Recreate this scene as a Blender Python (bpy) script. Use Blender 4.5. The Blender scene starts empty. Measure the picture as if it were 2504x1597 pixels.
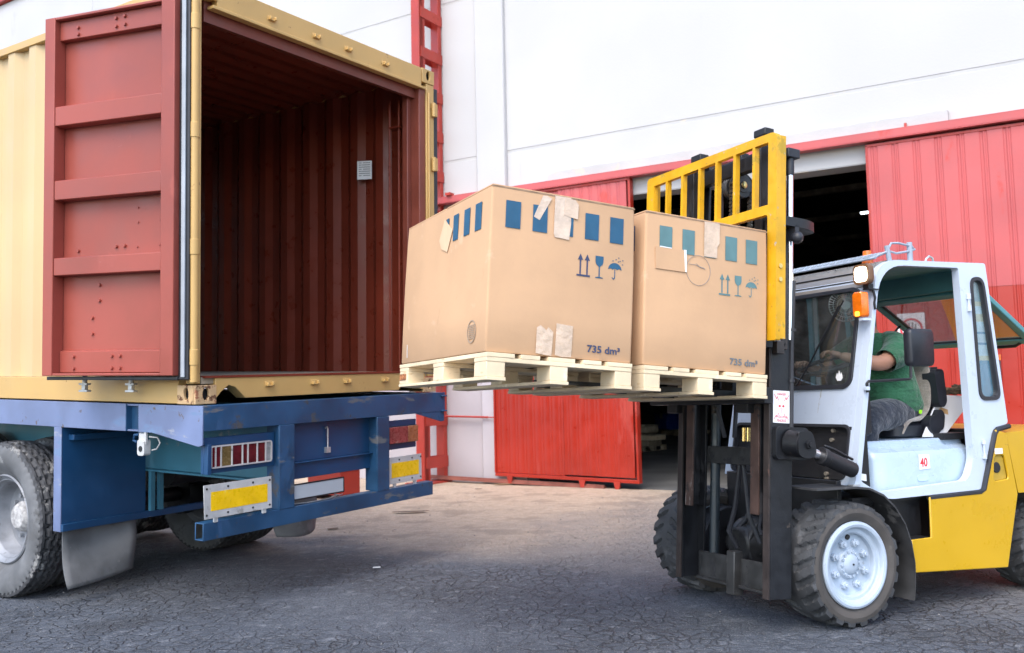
import bpy, bmesh, math, random
from mathutils import Matrix, Vector
from mathutils.geometry import tessellate_polygon
random.seed(7)
S = bpy.context.scene
COL = S.collection
R = math.radians

# ------------------------------------------------------------------ camera, sky, sun, exposure
cd = bpy.data.cameras.new('camera')
cam = bpy.data.objects.new('camera', cd); COL.objects.link(cam)
cd.sensor_width = 36.0; cd.lens = 31.916; cd.clip_start = .05; cd.clip_end = 500
cam.matrix_world = Matrix(((0.999772, 0.021343, 0.0, 0.0), (0.001725, -0.080811, -0.996728, 0.0), (-0.021273, 0.996501, -0.080829, 1.31), (0, 0, 0, 1)))
cd.dof.use_dof = True; cd.dof.focus_distance = 5.2; cd.dof.aperture_fstop = 3.2
S.camera = cam
SUN_EL, SUN_AZ = 52.0, 203.0          # azimuth of the sun, clockwise from +Y
W = bpy.data.worlds.new('World'); S.world = W; W.use_nodes = True
nt = W.node_tree
sky = nt.nodes.new('ShaderNodeTexSky'); sky.sky_type = 'NISHITA'; sky.sun_disc = False
sky.sun_elevation = R(SUN_EL); sky.sun_rotation = R(SUN_AZ); sky.air_density = 1.0; sky.dust_density = 1.8; sky.ozone_density = 1.0
bg = nt.nodes['Background']; bg.inputs['Strength'].default_value = 0.15
nt.links.new(sky.outputs[0], bg.inputs['Color'])
sd = bpy.data.lights.new('sun', 'SUN'); sd.energy = .55; sd.angle = R(45); sd.color = (1.0, .96, .90)
sun = bpy.data.objects.new('sun', sd); COL.objects.link(sun)
az, el = R(SUN_AZ), R(SUN_EL)
tosun = Vector((math.sin(az)*math.cos(el), math.cos(az)*math.cos(el), math.sin(el)))
sun.rotation_euler = tosun.to_track_quat('Z', 'Y').to_euler()
S.view_settings.view_transform = 'Standard'; S.view_settings.look = 'None'
S.view_settings.exposure = 1.80; S.view_settings.gamma = 1.0
S.cycles.max_bounces = 8; S.cycles.transparent_max_bounces = 12

# ------------------------------------------------------------------ frames of the big things (columns: local x, y, z, origin)
def frame(rows, o):
    m = Matrix.Identity(4)
    for i in range(3):
        for j in range(3): m[j][i] = rows[i][j]
        m[i][3] = o[i]
    return m
FK = frame(((0.55268, 0.83284, 0.03039), (-0.83329, 0.55168, 0.03556), (0.01285, -0.04498, 0.99891)), (-2.0131, 5.7565, 1.3233))   # trailer and container
FB = frame(((0.8931, 0.44415, -0.07137), (-0.44568, 0.89517, -0.00624), (0.06111, 0.03738, 0.99743)), (-0.1258, 4.1858, 1.5363))   # tilted forks and mast
FF = frame(((0.89539, 0.44529, 0), (-0.44529, 0.89539, 0), (0, 0, 1)), (1.1144, 5.448, 0))                                          # forklift truck
FW = frame(((0.83772, -0.5461, 0), (0.5461, 0.83772, 0), (0, 0, 1)), (6.5533, 10.0526, 0))                                          # warehouse front
B2F = FF.inverted() @ FB

# ------------------------------------------------------------------ materials
def N(nt, t, **k):
    n = nt.nodes.new(t)
    for a, v in k.items(): setattr(n, a, v)
    return n
def ramp(nt, src, lo, hi):
    r = N(nt, 'ShaderNodeMapRange', interpolation_type='SMOOTHSTEP'); r.inputs[1].default_value = lo; r.inputs[2].default_value = hi
    nt.links.new(src, r.inputs[0]); return r.outputs[0]
def noise(nt, vec, scale, detail=6, rough=.6):
    n = N(nt, 'ShaderNodeTexNoise'); n.inputs['Scale'].default_value = scale; n.inputs['Detail'].default_value = detail; n.inputs['Roughness'].default_value = rough
    nt.links.new(vec, n.inputs['Vector']); return n.outputs['Fac']
def mixc(nt, fac, a, b):
    m = N(nt, 'ShaderNodeMix', data_type='RGBA')
    for sock, v in ((m.inputs[0], fac), (m.inputs[6], a), (m.inputs[7], b)):
        if hasattr(v, 'default_value'): nt.links.new(v, sock)
        else: sock.default_value = v if not isinstance(v, tuple) else (*v, 1)
    return m.outputs[2]
MATS = {}
def mat(name, col, rough=.5, metal=0., var=.12, vs=2.5, wear=(), bump=.0, bs=80, spec=.5, coat=0., emit=None, sheen=0., stretch=(1, 1, 1), bd=.01):
    """painted / plain surface: base colour, slow tone variation, patches of wear (colour, amount 0..1, scale, stretch)"""
    if name in MATS: return MATS[name]
    m = bpy.data.materials.new(name); m.use_nodes = True; nt = m.node_tree; p = nt.nodes['Principled BSDF']; L = nt.links.new
    tc = N(nt, 'ShaderNodeTexCoord').outputs['Object']
    def mapped(st):
        if st == (1, 1, 1): return tc
        mp = N(nt, 'ShaderNodeMapping'); mp.inputs['Scale'].default_value = st; L(tc, mp.inputs[0]); return mp.outputs[0]
    n1 = noise(nt, mapped(stretch), vs)
    lo = tuple(max(0, c*(1-var*1.6)) for c in col); hi = tuple(min(1, c*(1+var)) for c in col)
    c = mixc(nt, ramp(nt, n1, .3, .7), lo, hi)
    rg = ramp(nt, noise(nt, tc, vs*4), .25, .75)
    mr = N(nt, 'ShaderNodeMapRange'); mr.inputs[3].default_value = max(.03, rough-.1); mr.inputs[4].default_value = min(1, rough+.12); L(rg, mr.inputs[0]); rr = mr.outputs[0]
    for i, (wc, amt, ws, st) in enumerate(wear):
        off = N(nt, 'ShaderNodeVectorMath', operation='ADD'); off.inputs[1].default_value = (3.7*(i+1), 1.3*i, 5.1*i); L(mapped(st), off.inputs[0])
        w = noise(nt, off.outputs[0], ws, 9, .68); t = .65 - .28*amt
        f = ramp(nt, w, t, t+.06); c = mixc(nt, f, c, wc)
        mx = N(nt, 'ShaderNodeMix', data_type='FLOAT'); L(f, mx.inputs[0]); L(rr, mx.inputs[2]); mx.inputs[3].default_value = .85; rr = mx.outputs[0]
    L(c, p.inputs['Base Color']); L(rr, p.inputs['Roughness'])
    p.inputs['Metallic'].default_value = metal; p.inputs['Specular IOR Level'].default_value = spec; p.inputs['Coat Weight'].default_value = coat
    p.inputs['Coat Roughness'].default_value = .15; p.inputs['Sheen Weight'].default_value = sheen
    if bump:
        b = N(nt, 'ShaderNodeBump'); b.inputs['Strength'].default_value = bump; b.inputs['Distance'].default_value = bd
        L(noise(nt, mapped(stretch), bs, 4), b.inputs['Height']); L(b.outputs[0], p.inputs['Normal'])
    if emit: p.inputs['Emission Color'].default_value = (*emit[0], 1); p.inputs['Emission Strength'].default_value = emit[1]
    MATS[name] = m; return m
def glass(name, tint, gloss=.06, rough=.02):
    if name in MATS: return MATS[name]
    m = bpy.data.materials.new(name); m.use_nodes = True; nt = m.node_tree; L = nt.links.new
    nt.nodes.remove(nt.nodes['Principled BSDF'])
    t = N(nt, 'ShaderNodeBsdfTransparent'); t.inputs[0].default_value = (*tint, 1)
    g = N(nt, 'ShaderNodeBsdfGlossy'); g.inputs['Roughness'].default_value = rough
    d = N(nt, 'ShaderNodeBsdfDiffuse'); d.inputs[0].default_value = (.55, .55, .52, 1)
    tc = N(nt, 'ShaderNodeTexCoord').outputs['Object']
    dust = N(nt, 'ShaderNodeMapRange'); dust.inputs[1].default_value = .3; dust.inputs[2].default_value = .8; dust.inputs[3].default_value = .01; dust.inputs[4].default_value = .10
    L(noise(nt, tc, 5), dust.inputs[0])
    lw = N(nt, 'ShaderNodeLayerWeight'); lw.inputs[0].default_value = .5; f = N(nt, 'ShaderNodeMapRange'); f.inputs[1].default_value = .25; f.inputs[3].default_value = .035; f.inputs[4].default_value = .55; L(lw.outputs['Facing'], f.inputs[0])
    a = N(nt, 'ShaderNodeMixShader'); L(f.outputs[0], a.inputs[0]); L(t.outputs[0], a.inputs[1]); L(g.outputs[0], a.inputs[2])
    b = N(nt, 'ShaderNodeMixShader'); L(dust.outputs[0], b.inputs[0]); L(a.outputs[0], b.inputs[1]); L(d.outputs[0], b.inputs[2])
    L(b.outputs[0], nt.nodes['Material Output'].inputs[0]); MATS[name] = m; return m
I3 = (1, 1, 1)
RUST = (.13, .055, .025)
M = dict(
    wall=mat('white wall paint', (.455, .45, .445), .75, var=.035, vs=.5, bump=.15, bs=30, wear=(((.42, .41, .395), .08, .9, (1, 1, .35)), ((.46, .43, .39), -.12, 4, I3))),
    wallbase=mat('old white beam paint', (.43, .425, .415), .8, var=.05, vs=2, bump=.3, bs=25, wear=(((.5, .45, .38), .2, 3, I3),)),
    reddoor=mat('red door paint', (.36, .022, .010), .36, var=.08, vs=1.2, bump=.10, bs=25, wear=(((.40, .045, .028), .20, 1.3, (1, 1, .3)),)),
    redglare=mat('red paint with veiling glare', (.45, .080, .078), .5, var=.08, vs=1.1, bump=.10, bs=25, wear=(((.48, .07, .06), .10, 1.5, (1, 1, .4)),)),  # pinker red for rail and upper sheets; veiling glare put into the colour
    redsteel=mat('red steel paint', (.38, .032, .018), .4, var=.08, vs=2, wear=(((.35, .05, .03), .18, 4, I3),)),
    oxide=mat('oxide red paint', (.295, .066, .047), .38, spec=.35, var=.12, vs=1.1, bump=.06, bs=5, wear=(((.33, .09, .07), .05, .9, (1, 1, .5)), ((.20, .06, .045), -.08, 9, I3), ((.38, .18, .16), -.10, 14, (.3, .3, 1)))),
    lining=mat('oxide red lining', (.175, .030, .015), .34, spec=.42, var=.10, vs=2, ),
    yellowc=mat('container yellow paint', (.52, .325, .11), .45, var=.06, vs=1.5, bump=.05, bs=10, wear=(((.54, .36, .15), .15, 2.5, (1, 1, .3)), (RUST, .0, 9, I3))),
    casting=mat('rusted casting paint', (.55, .36, .18), .6, var=.12, vs=9, wear=((RUST, .42, 16, I3), ((.32, .12, .06), .35, 10, I3))),
    hardware=mat('galvanised hardware', (.55, .55, .54), .45, .6, var=.12, vs=12, wear=((RUST, .15, 25, I3),)),
    blue=mat('trailer blue paint', (.014, .062, .138), .42, var=.22, vs=2.2, bump=.06, bs=30, wear=(((.018, .066, .155), .22, 2.6, (1, 1, .5)), ((.060, .060, .066), .26, 5, I3), ((.085, .068, .058), .06, 11, I3), ((.12, .125, .135), .20, 9, (.3, .3, 1)))),
    bluebody=mat('trailer blue panel paint', (.008, .054, .140), .42, var=.15, vs=1.6, wear=(((.010, .062, .150), .22, 1.8, (.5, .5, 1)), ((.18, .20, .22), .05, 14, (.3, .3, 1)))),
    teal=mat('teal frame paint', (.05, .19, .27), .5, var=.15, vs=2.2, wear=(((.22, .27, .28), .30, 3, I3),)),  # frame tone lighter and greener than the trailer blue
    rubberflap=mat('grey rubber sheet', (.115, .118, .122), .7, var=.22, vs=3.5, wear=(((.10, .10, .10), .30, 4, I3), ((.17, .17, .165), .10, 5, I3)), bump=.2, bs=6),
    tyred=mat('dusty truck tyre', (.055, .056, .060), .8, var=.25, vs=4, wear=(((.24, .235, .225), .34, 5, I3),), bump=.25, bs=60),
    tyreside=mat('dusty tyre sidewall', (.145, .148, .152), .8, var=.25, vs=3, wear=(((.10, .10, .10), .32, 3.2, I3), ((.23, .23, .225), .12, 4, I3)), bump=.15, bs=40),
    tyref=mat('forklift tyre rubber', (.048, .050, .053), .75, var=.22, vs=6, wear=(((.085, .086, .088), .30, 7, I3),), bump=.3, bs=50),
    tyrefside=mat('forklift tyre sidewall', (.070, .062, .055), .75, var=.15, vs=6, wear=(((.10, .09, .08), .25, 9, I3),), bump=.12, bs=60),
    rimt=mat('dusty steel rim', (.26, .27, .29), .55, .2, var=.2, vs=4, wear=(((.16, .16, .165), .3, 5, I3),)),
    cabw=mat('pale blue cab paint', (.53, .60, .695), .34, var=.05, vs=1.5, coat=.15, wear=(((.38, .46, .54), .02, 4, I3), ((.20, .18, .16), -.10, 16, I3), ((.34, .33, .31), -.02, 5, (3, 3, .4)))),
    hood=mat('pale blue hood paint', (.41, .52, .64), .28, var=.06, vs=2, coat=.3, wear=(((.29, .41, .53), .06, 5, I3), ((.10, .13, .17), -.02, 14, (1, 1, 3)))),
    cabt=mat('teal cab paint', (.075, .24, .26), .45, var=.10, vs=2),
    yellowf=mat('forklift yellow paint', (.56, .325, .004), .33, var=.05, vs=1.5, coat=.2, wear=(((.55, .33, .03), .12, 2.2, (1, 1, .4)), ((.20, .14, .05), -.08, 14, (1, 1, 3)), ((.42, .28, .06), .0, 6, (2, 2, .4)))),
    yellowb=mat('worn yellow paint', (.62, .33, .008), .42, var=.10, vs=5, wear=(((.42, .27, .03), .22, 5, I3), ((.36, .34, .30), .03, 20, I3), ((.13, .09, .04), .05, 26, I3))),
    mast=mat('greasy black mast steel', (.013, .014, .017), .40, .15, var=.3, vs=3, wear=(((.036, .036, .040), .25, 4, (1, 1, .3)), ((.09, .07, .055), -.02, 9, I3), ((.16, .15, .14), -.10, 16, (1, 1, .2))), bump=.1, bs=40),
    mastred=mat('rubbed rusty steel edge', (.085, .05, .04), .45, .3, var=.25, vs=6, wear=(((.34, .30, .28), .14, 16, (1, 1, .25)), ((.04, .036, .036), .3, 8, I3))),
    mastgrey=mat('worn grey mast plate', (.050, .050, .050), .42, .4, var=.25, vs=7, wear=(((.20, .19, .18), .05, 16, I3), ((.03, .03, .033), .38, 6, I3))),
    black=mat('black steel', (.011, .011, .013), .5, var=.25, vs=5, wear=(((.04, .038, .036), .15, 7, I3),)),
    blackrub=mat('black rubber', (.022, .023, .028), .45, var=.15, vs=5),
    chrome=mat('polished chrome', (.85, .86, .88), .08, 1., var=.02),
    cylblue=mat('grey blue cylinder paint', (.020, .028, .034), .35, .2, var=.15, vs=4),
    visor=mat('smoked visor', (.22, .20, .175), .12, var=.10, vs=2, coat=.5),
    card=mat('brown cardboard', (.565, .350, .200), .85, var=.05, vs=2.0, spec=.25, bump=.12, bs=18, wear=(((.52, .315, .175), .12, 7, (1, 1, .4)), ((.60, .385, .235), .10, 4, I3), ((.50, .31, .18), -.14, 30, (1, 1, .2)))),
    carde=mat('worn cardboard edge', (.30, .20, .13), .9, var=.2, vs=20, spec=.2),
    tape=mat('clear packing tape', (.60, .44, .31), .12, var=.10, vs=12, spec=.7, bump=.5, bs=35),
    tapew=mat('whitish packing tape', (.62, .47, .345), .12, var=.10, vs=14, spec=.7, bump=.5, bs=40),
    inkblue=mat('blue print', (.018, .090, .165), .7, var=.08, vs=12),
    inkdark=mat('dark blue print', (.040, .055, .115), .75, var=.05),
    inkgreen=mat('grey green print', (.10, .20, .205), .7, var=.08, vs=12),
    inkgrey=mat('grey print', (.125, .15, .165), .75, var=.05),
    wood=mat('fresh pallet wood', (.74, .60, .40), .75, var=.10, vs=3, spec=.25, stretch=(1, 1, 1), bump=.15, bs=40, wear=(((.60, .45, .26), .22, 7, (1, 1, 4)), ((.80, .70, .52), .12, 5, I3), ((.42, .28, .14), -.13, 11, I3), ((.55, .43, .27), -.02, 26, (.25, .25, 2)))),
    oldwood=mat('grey pallet wood', (.36, .30, .21), .8, var=.2, vs=5),
    plastic=mat('blue plastic', (.01, .05, .30), .4, var=.1),
    paper=mat('white paper label', (.78, .78, .76), .6, var=.04, vs=8),
    signw=mat('white enamel', (.82, .82, .82), .35, var=.03),
    signred=mat('red print', (.62, .03, .045), .5, var=.05),
    grey=mat('grey print ink', (.26, .25, .25), .6, var=.1),
    refl=mat('yellow reflective sheet', (.86, .52, .005), .3, var=.08, vs=9, wear=(((.80, .62, .12), .16, 10, I3), ((.4, .27, .05), .04, 22, I3))),
    alu=mat('dull white plate', (.50, .50, .49), .45, .1, var=.10, vs=5, wear=(((.30, .29, .27), .2, 9, I3),)),
    numplate=mat('blank number plate', (.40, .44, .48), .4, var=.03, wear=(((.10, .10, .11), .05, 20, I3),)),
    lensred=mat('red lamp lens', (.10, .009, .014), .15, var=.2, vs=20, coat=.4),
    lensamber=mat('dusty amber lens', (.16, .105, .04), .2, var=.2, vs=20, coat=.4),
    lensclear=mat('dusty clear lens', (.24, .25, .25), .2, var=.2, vs=20, coat=.4),
    lampw=mat('lit headlamp', (.9, .85, .75), .3, emit=((1, .90, .72), 5.0)),
    indic=mat('orange indicator lens', (.80, .16, .005), .2, var=.15, vs=20, coat=.5),
    indicl=mat('lit indicator bulb', (.9, .4, .02), .3, emit=((1, .45, .03), 1.6)),
    tube=mat('lit fluorescent tube', (.9, .9, .9), .3, emit=((.8, .9, 1), 3.0)),
    green=mat('green cotton', (.040, .150, .075), .85, var=.10, vs=5, spec=.2, sheen=.3, bump=1.0, bs=6, bd=.05, stretch=(1, 1, 1.6)),
    jeans=mat('blue denim', (.026, .032, .046), .85, var=.22, vs=7, spec=.2, sheen=.3, bump=1.0, bs=6, bd=.05, wear=(((.050, .058, .072), .15, 7, (1, 1, 2)),)),
    skin=mat('skin', (.52, .27, .18), .5, var=.07, vs=9, spec=.4),
    hair=mat('dark hair', (.015, .012, .01), .6, bump=.6, bs=90),
    fleece=mat('grey wool cloth', (.30, .265, .23), .95, var=.15, vs=20, spec=.1, sheen=.5, bump=.6, bs=90),
    seatp=mat('black seat plastic', (.016, .018, .024), .45, var=.15, vs=6),
    board=mat('white foam board', (.74, .75, .77), .5, var=.03),
    btape=mat('brown parcel tape', (.52, .31, .12), .35, var=.1, vs=9),
    rope=mat('brown rope', (.16, .11, .07), .9, var=.3, vs=40, bump=.5, bs=150),
    lime=mat('lime clip', (.35, .85, .02), .4),
    concrete=mat('dark concrete', (.11, .11, .105), .85, var=.25, vs=.8, bump=.2, bs=20),
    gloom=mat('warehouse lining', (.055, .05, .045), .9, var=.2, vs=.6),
    brass=mat('brass', (.75, .55, .22), .3, 1.),
    boltm=mat('bolt heads', (.50, .44, .36), .4, .7),
)
WINT = glass('windscreen glass', (.72, .78, .78)); TINT = glass('smoked flap glass', (.62, .60, .60)); PANE = glass('slot window glass', (.85, .92, .95))

# ------------------------------------------------------------------ mesh builder
class MB:
    def __init__(s, xf=None): s.v = []; s.f = []; s.xf = xf
    def add(s, vs, fs):
        o = len(s.v); s.v += [tuple(v) for v in vs]; s.f += [tuple(i+o for i in f) for f in fs]; return s
    def box(s, x0, x1, y0, y1, z0, z1):
        vs = [(x, y, z) for z in (z0, z1) for y in (y0, y1) for x in (x0, x1)]
        return s.add(vs, [(0, 2, 3, 1), (4, 5, 7, 6), (0, 1, 5, 4), (2, 6, 7, 3), (0, 4, 6, 2), (1, 3, 7, 5)])
    def obox(s, c, ax, h):
        """box with centre, three axes and half sizes"""
        c = Vector(c); A = [Vector(a).normalized()*k for a, k in zip(ax, h)]
        vs = [c + A[0]*i + A[1]*j + A[2]*k for k in (-1, 1) for j in (-1, 1) for i in (-1, 1)]
        return s.add(vs, [(0, 2, 3, 1), (4, 5, 7, 6), (0, 1, 5, 4), (2, 6, 7, 3), (0, 4, 6, 2), (1, 3, 7, 5)])
    def bar(s, p, q, w, h, up=(0, 0, 1)):
        p, q = Vector(p), Vector(q); d = (q-p).normalized(); u = Vector(up); a = d.cross(u)
        if a.length < 1e-4: a = d.cross(Vector((1, 0, 0)))
        a.normalize(); b = a.cross(d)
        return s.obox((p+q)/2, (d, a, b), ((q-p).length/2, w/2, h/2))
    def cyl(s, p, q, r0, r1=None, n=20, caps=True):
        r1 = r0 if r1 is None else r1
        p, q = Vector(p), Vector(q); d = (q-p).normalized(); a = d.orthogonal().normalized(); b = d.cross(a)
        vs = []
        for c, r in ((p, r0), (q, r1)):
            vs += [c + (a*math.cos(t) + b*math.sin(t))*r for t in (2*math.pi*i/n for i in range(n))]
        fs = [(i, (i+1) % n, n+(i+1) % n, n+i) for i in range(n)]
        if caps: fs += [tuple(range(n-1, -1, -1)), tuple(range(n, 2*n))]
        return s.add(vs, fs)
    def tube(s, path, r, n=8, closed=False):
        P = [Vector(p) for p in path]; k = len(P); rs = r if isinstance(r, (list, tuple)) else [r]*k
        vs = []; a = None
        for i in range(k):
            d = (P[(i+1) % k]-P[i-1]) if (closed or 0 < i < k-1) else (P[1]-P[0] if i == 0 else P[-1]-P[-2])
            d.normalize()
            a = d.orthogonal() if a is None else a - d*a.dot(d)
            if a.length < 1e-5: a = d.orthogonal()
            a.normalize(); b = d.cross(a)
            vs += [P[i] + (a*math.cos(t)+b*math.sin(t))*rs[i] for t in (2*math.pi*j/n for j in range(n))]
        fs = []
        for i in range(k if closed else k-1):
            o, o2 = i*n, ((i+1) % k)*n
            fs += [(o+j, o+(j+1) % n, o2+(j+1) % n, o2+j) for j in range(n)]
        if not closed: fs += [tuple(range(n-1, -1, -1)), tuple(range((k-1)*n, k*n))]
        return s.add(vs, fs)
    def lathe(s, prof, c, axis=(0, 1, 0), n=48, closed=False):
        """profile [(radius, offset along axis)]"""
        c = Vector(c); d = Vector(axis).normalized(); a = d.orthogonal().normalized(); b = d.cross(a); k = len(prof); vs = []
        for i in range(n):
            t = 2*math.pi*i/n; e = a*math.cos(t)+b*math.sin(t)
            vs += [c + e*r + d*h for r, h in prof]
        fs = []
        for i in range(n):
            o, o2 = i*k, ((i+1) % n)*k
            fs += [(o+j, o2+j, o2+j+1, o+j+1) for j in range(k-1)]
            if closed: fs.append((o+k-1, o2+k-1, o2, o))
        return s.add(vs, fs)
    def prism(s, pts, fn, w0, w1, holes=()):
        """flat outline (u,v) with holes, pushed from w0 to w1 by fn(u,v,w) -> xyz"""
        loops = [list(pts)] + [list(h) for h in holes]
        flat = [p for l in loops for p in l]; n = len(flat)
        tris = tessellate_polygon([[Vector((p[0], p[1], 0)) for p in l] for l in loops])
        vs = [fn(u, v, w0) for u, v in flat] + [fn(u, v, w1) for u, v in flat]
        fs = [tuple(t) for t in tris] + [tuple(i+n for i in reversed(t)) for t in tris]
        o = 0
        for l in loops:
            k = len(l); fs += [(o+i, o+(i+1) % k, n+o+(i+1) % k, n+o+i) for i in range(k)]; o += k
        return s.add(vs, fs)
    def loft(s, rings, caps=True):
        k = len(rings[0]); vs = [v for r in rings for v in r]; fs = []
        for i in range(len(rings)-1):
            fs += [(i*k+j, i*k+(j+1) % k, (i+1)*k+(j+1) % k, (i+1)*k+j) for j in range(k)]
        if caps: fs += [tuple(range(k-1, -1, -1)), tuple((len(rings)-1)*k+j for j in range(k))]
        return s.add(vs, fs)
    def build(s, name, m, parent=None, bevel=0., seg=2, ang=35, sub=0, mi=None):
        me = bpy.data.meshes.new(name)
        vs = [s.xf @ Vector(v) for v in s.v] if s.xf else s.v
        me.from_pydata([tuple(v) for v in vs], [], s.f)
        bm = bmesh.new(); bm.from_mesh(me); bmesh.ops.recalc_face_normals(bm, faces=bm.faces); bm.to_mesh(me); bm.free()
        me.shade_smooth(); me.set_sharp_from_angle(angle=R(ang))
        for x in (m if isinstance(m, (list, tuple)) else [m]): me.materials.append(x)
        if mi: me.polygons.foreach_set('material_index', mi)
        o = bpy.data.objects.new(name, me); COL.objects.link(o)
        if parent: o.parent = parent
        if bevel:
            b = o.modifiers.new('bevel', 'BEVEL'); b.width = bevel; b.segments = seg; b.limit_method = 'ANGLE'; b.angle_limit = R(40)
        if sub:
            b = o.modifiers.new('subdivision', 'SUBSURF'); b.levels = sub; b.render_levels = sub
        return o
def tag(o, label=None, cat=None, group=None, kind=None):
    for k, v in (('label', label), ('category', cat), ('group', group), ('kind', kind)):
        if v: o[k] = v
    return o
def thing(name, mw, label, cat, group=None):
    o = bpy.data.objects.new(name, None); o.empty_display_size = .2; COL.objects.link(o); o.matrix_world = mw
    return tag(o, label, cat, group)
def copy_tree(o, parent=None):
    c = o.copy(); COL.objects.link(c)
    if parent: c.parent = parent
    for ch in list(o.children): copy_tree(ch, c)
    return c
def rrect(x0, x1, y0, y1, r, n=5):
    P = []
    for cx, cy, a in ((x1-r, y0+r, -90), (x1-r, y1-r, 0), (x0+r, y1-r, 90), (x0+r, y0+r, 180)):
        P += [(cx+r*math.cos(R(a+90*i/n)), cy+r*math.sin(R(a+90*i/n))) for i in range(n+1)]
    return P
def rpoly(pts, r, n=5):
    """round the corners of an outline; r a number or one per corner"""
    k = len(pts); out = []
    for i in range(k):
        p, a, b = Vector(pts[i]), Vector(pts[i-1]), Vector(pts[(i+1) % k]); rr = r[i] if isinstance(r, (list, tuple)) else r
        if rr <= 0: out.append(tuple(p)); continue
        u, v = (a-p), (b-p); t = min(rr, u.length*.49, v.length*.49); A, B = p+u.normalized()*t, p+v.normalized()*t
        for j in range(n+1):
            q = j/n; out.append(tuple(A*(1-q)**2 + p*2*q*(1-q) + B*q*q))
    return out
def circ(cx, cy, r, n=20, ry=None): return [(cx+r*math.cos(2*math.pi*i/n), cy+(ry or r)*math.sin(2*math.pi*i/n)) for i in range(n)]
XZ = lambda y: (lambda u, v, w: (u, y+w, v))
def text(body, size, m, parent, name, org, xd, yd, bold=.0, xf=None, align='LEFT', sx=1.0):
    cu = bpy.data.curves.new(name, 'FONT'); cu.body = body; cu.size = size; cu.align_x = align; cu.extrude = .0004; cu.offset = bold*size; cu.resolution_u = 3
    ob = bpy.data.objects.new(name, cu); COL.objects.link(ob)
    me = bpy.data.meshes.new_from_object(ob.evaluated_get(bpy.context.evaluated_depsgraph_get()))
    bpy.data.objects.remove(ob)
    X, Y = Vector(xd).normalized(), Vector(yd).normalized(); Z = X.cross(Y)
    t = Matrix.Identity(4)
    for i in range(3): t[i][0] = X[i]*sx; t[i][1] = Y[i]; t[i][2] = Z[i]; t[i][3] = org[i]
    me.transform((xf @ t) if xf else t); me.name = name; me.materials.clear(); me.materials.append(m)
    o = bpy.data.objects.new(name, me); COL.objects.link(o); o.parent = parent
    return o

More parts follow.
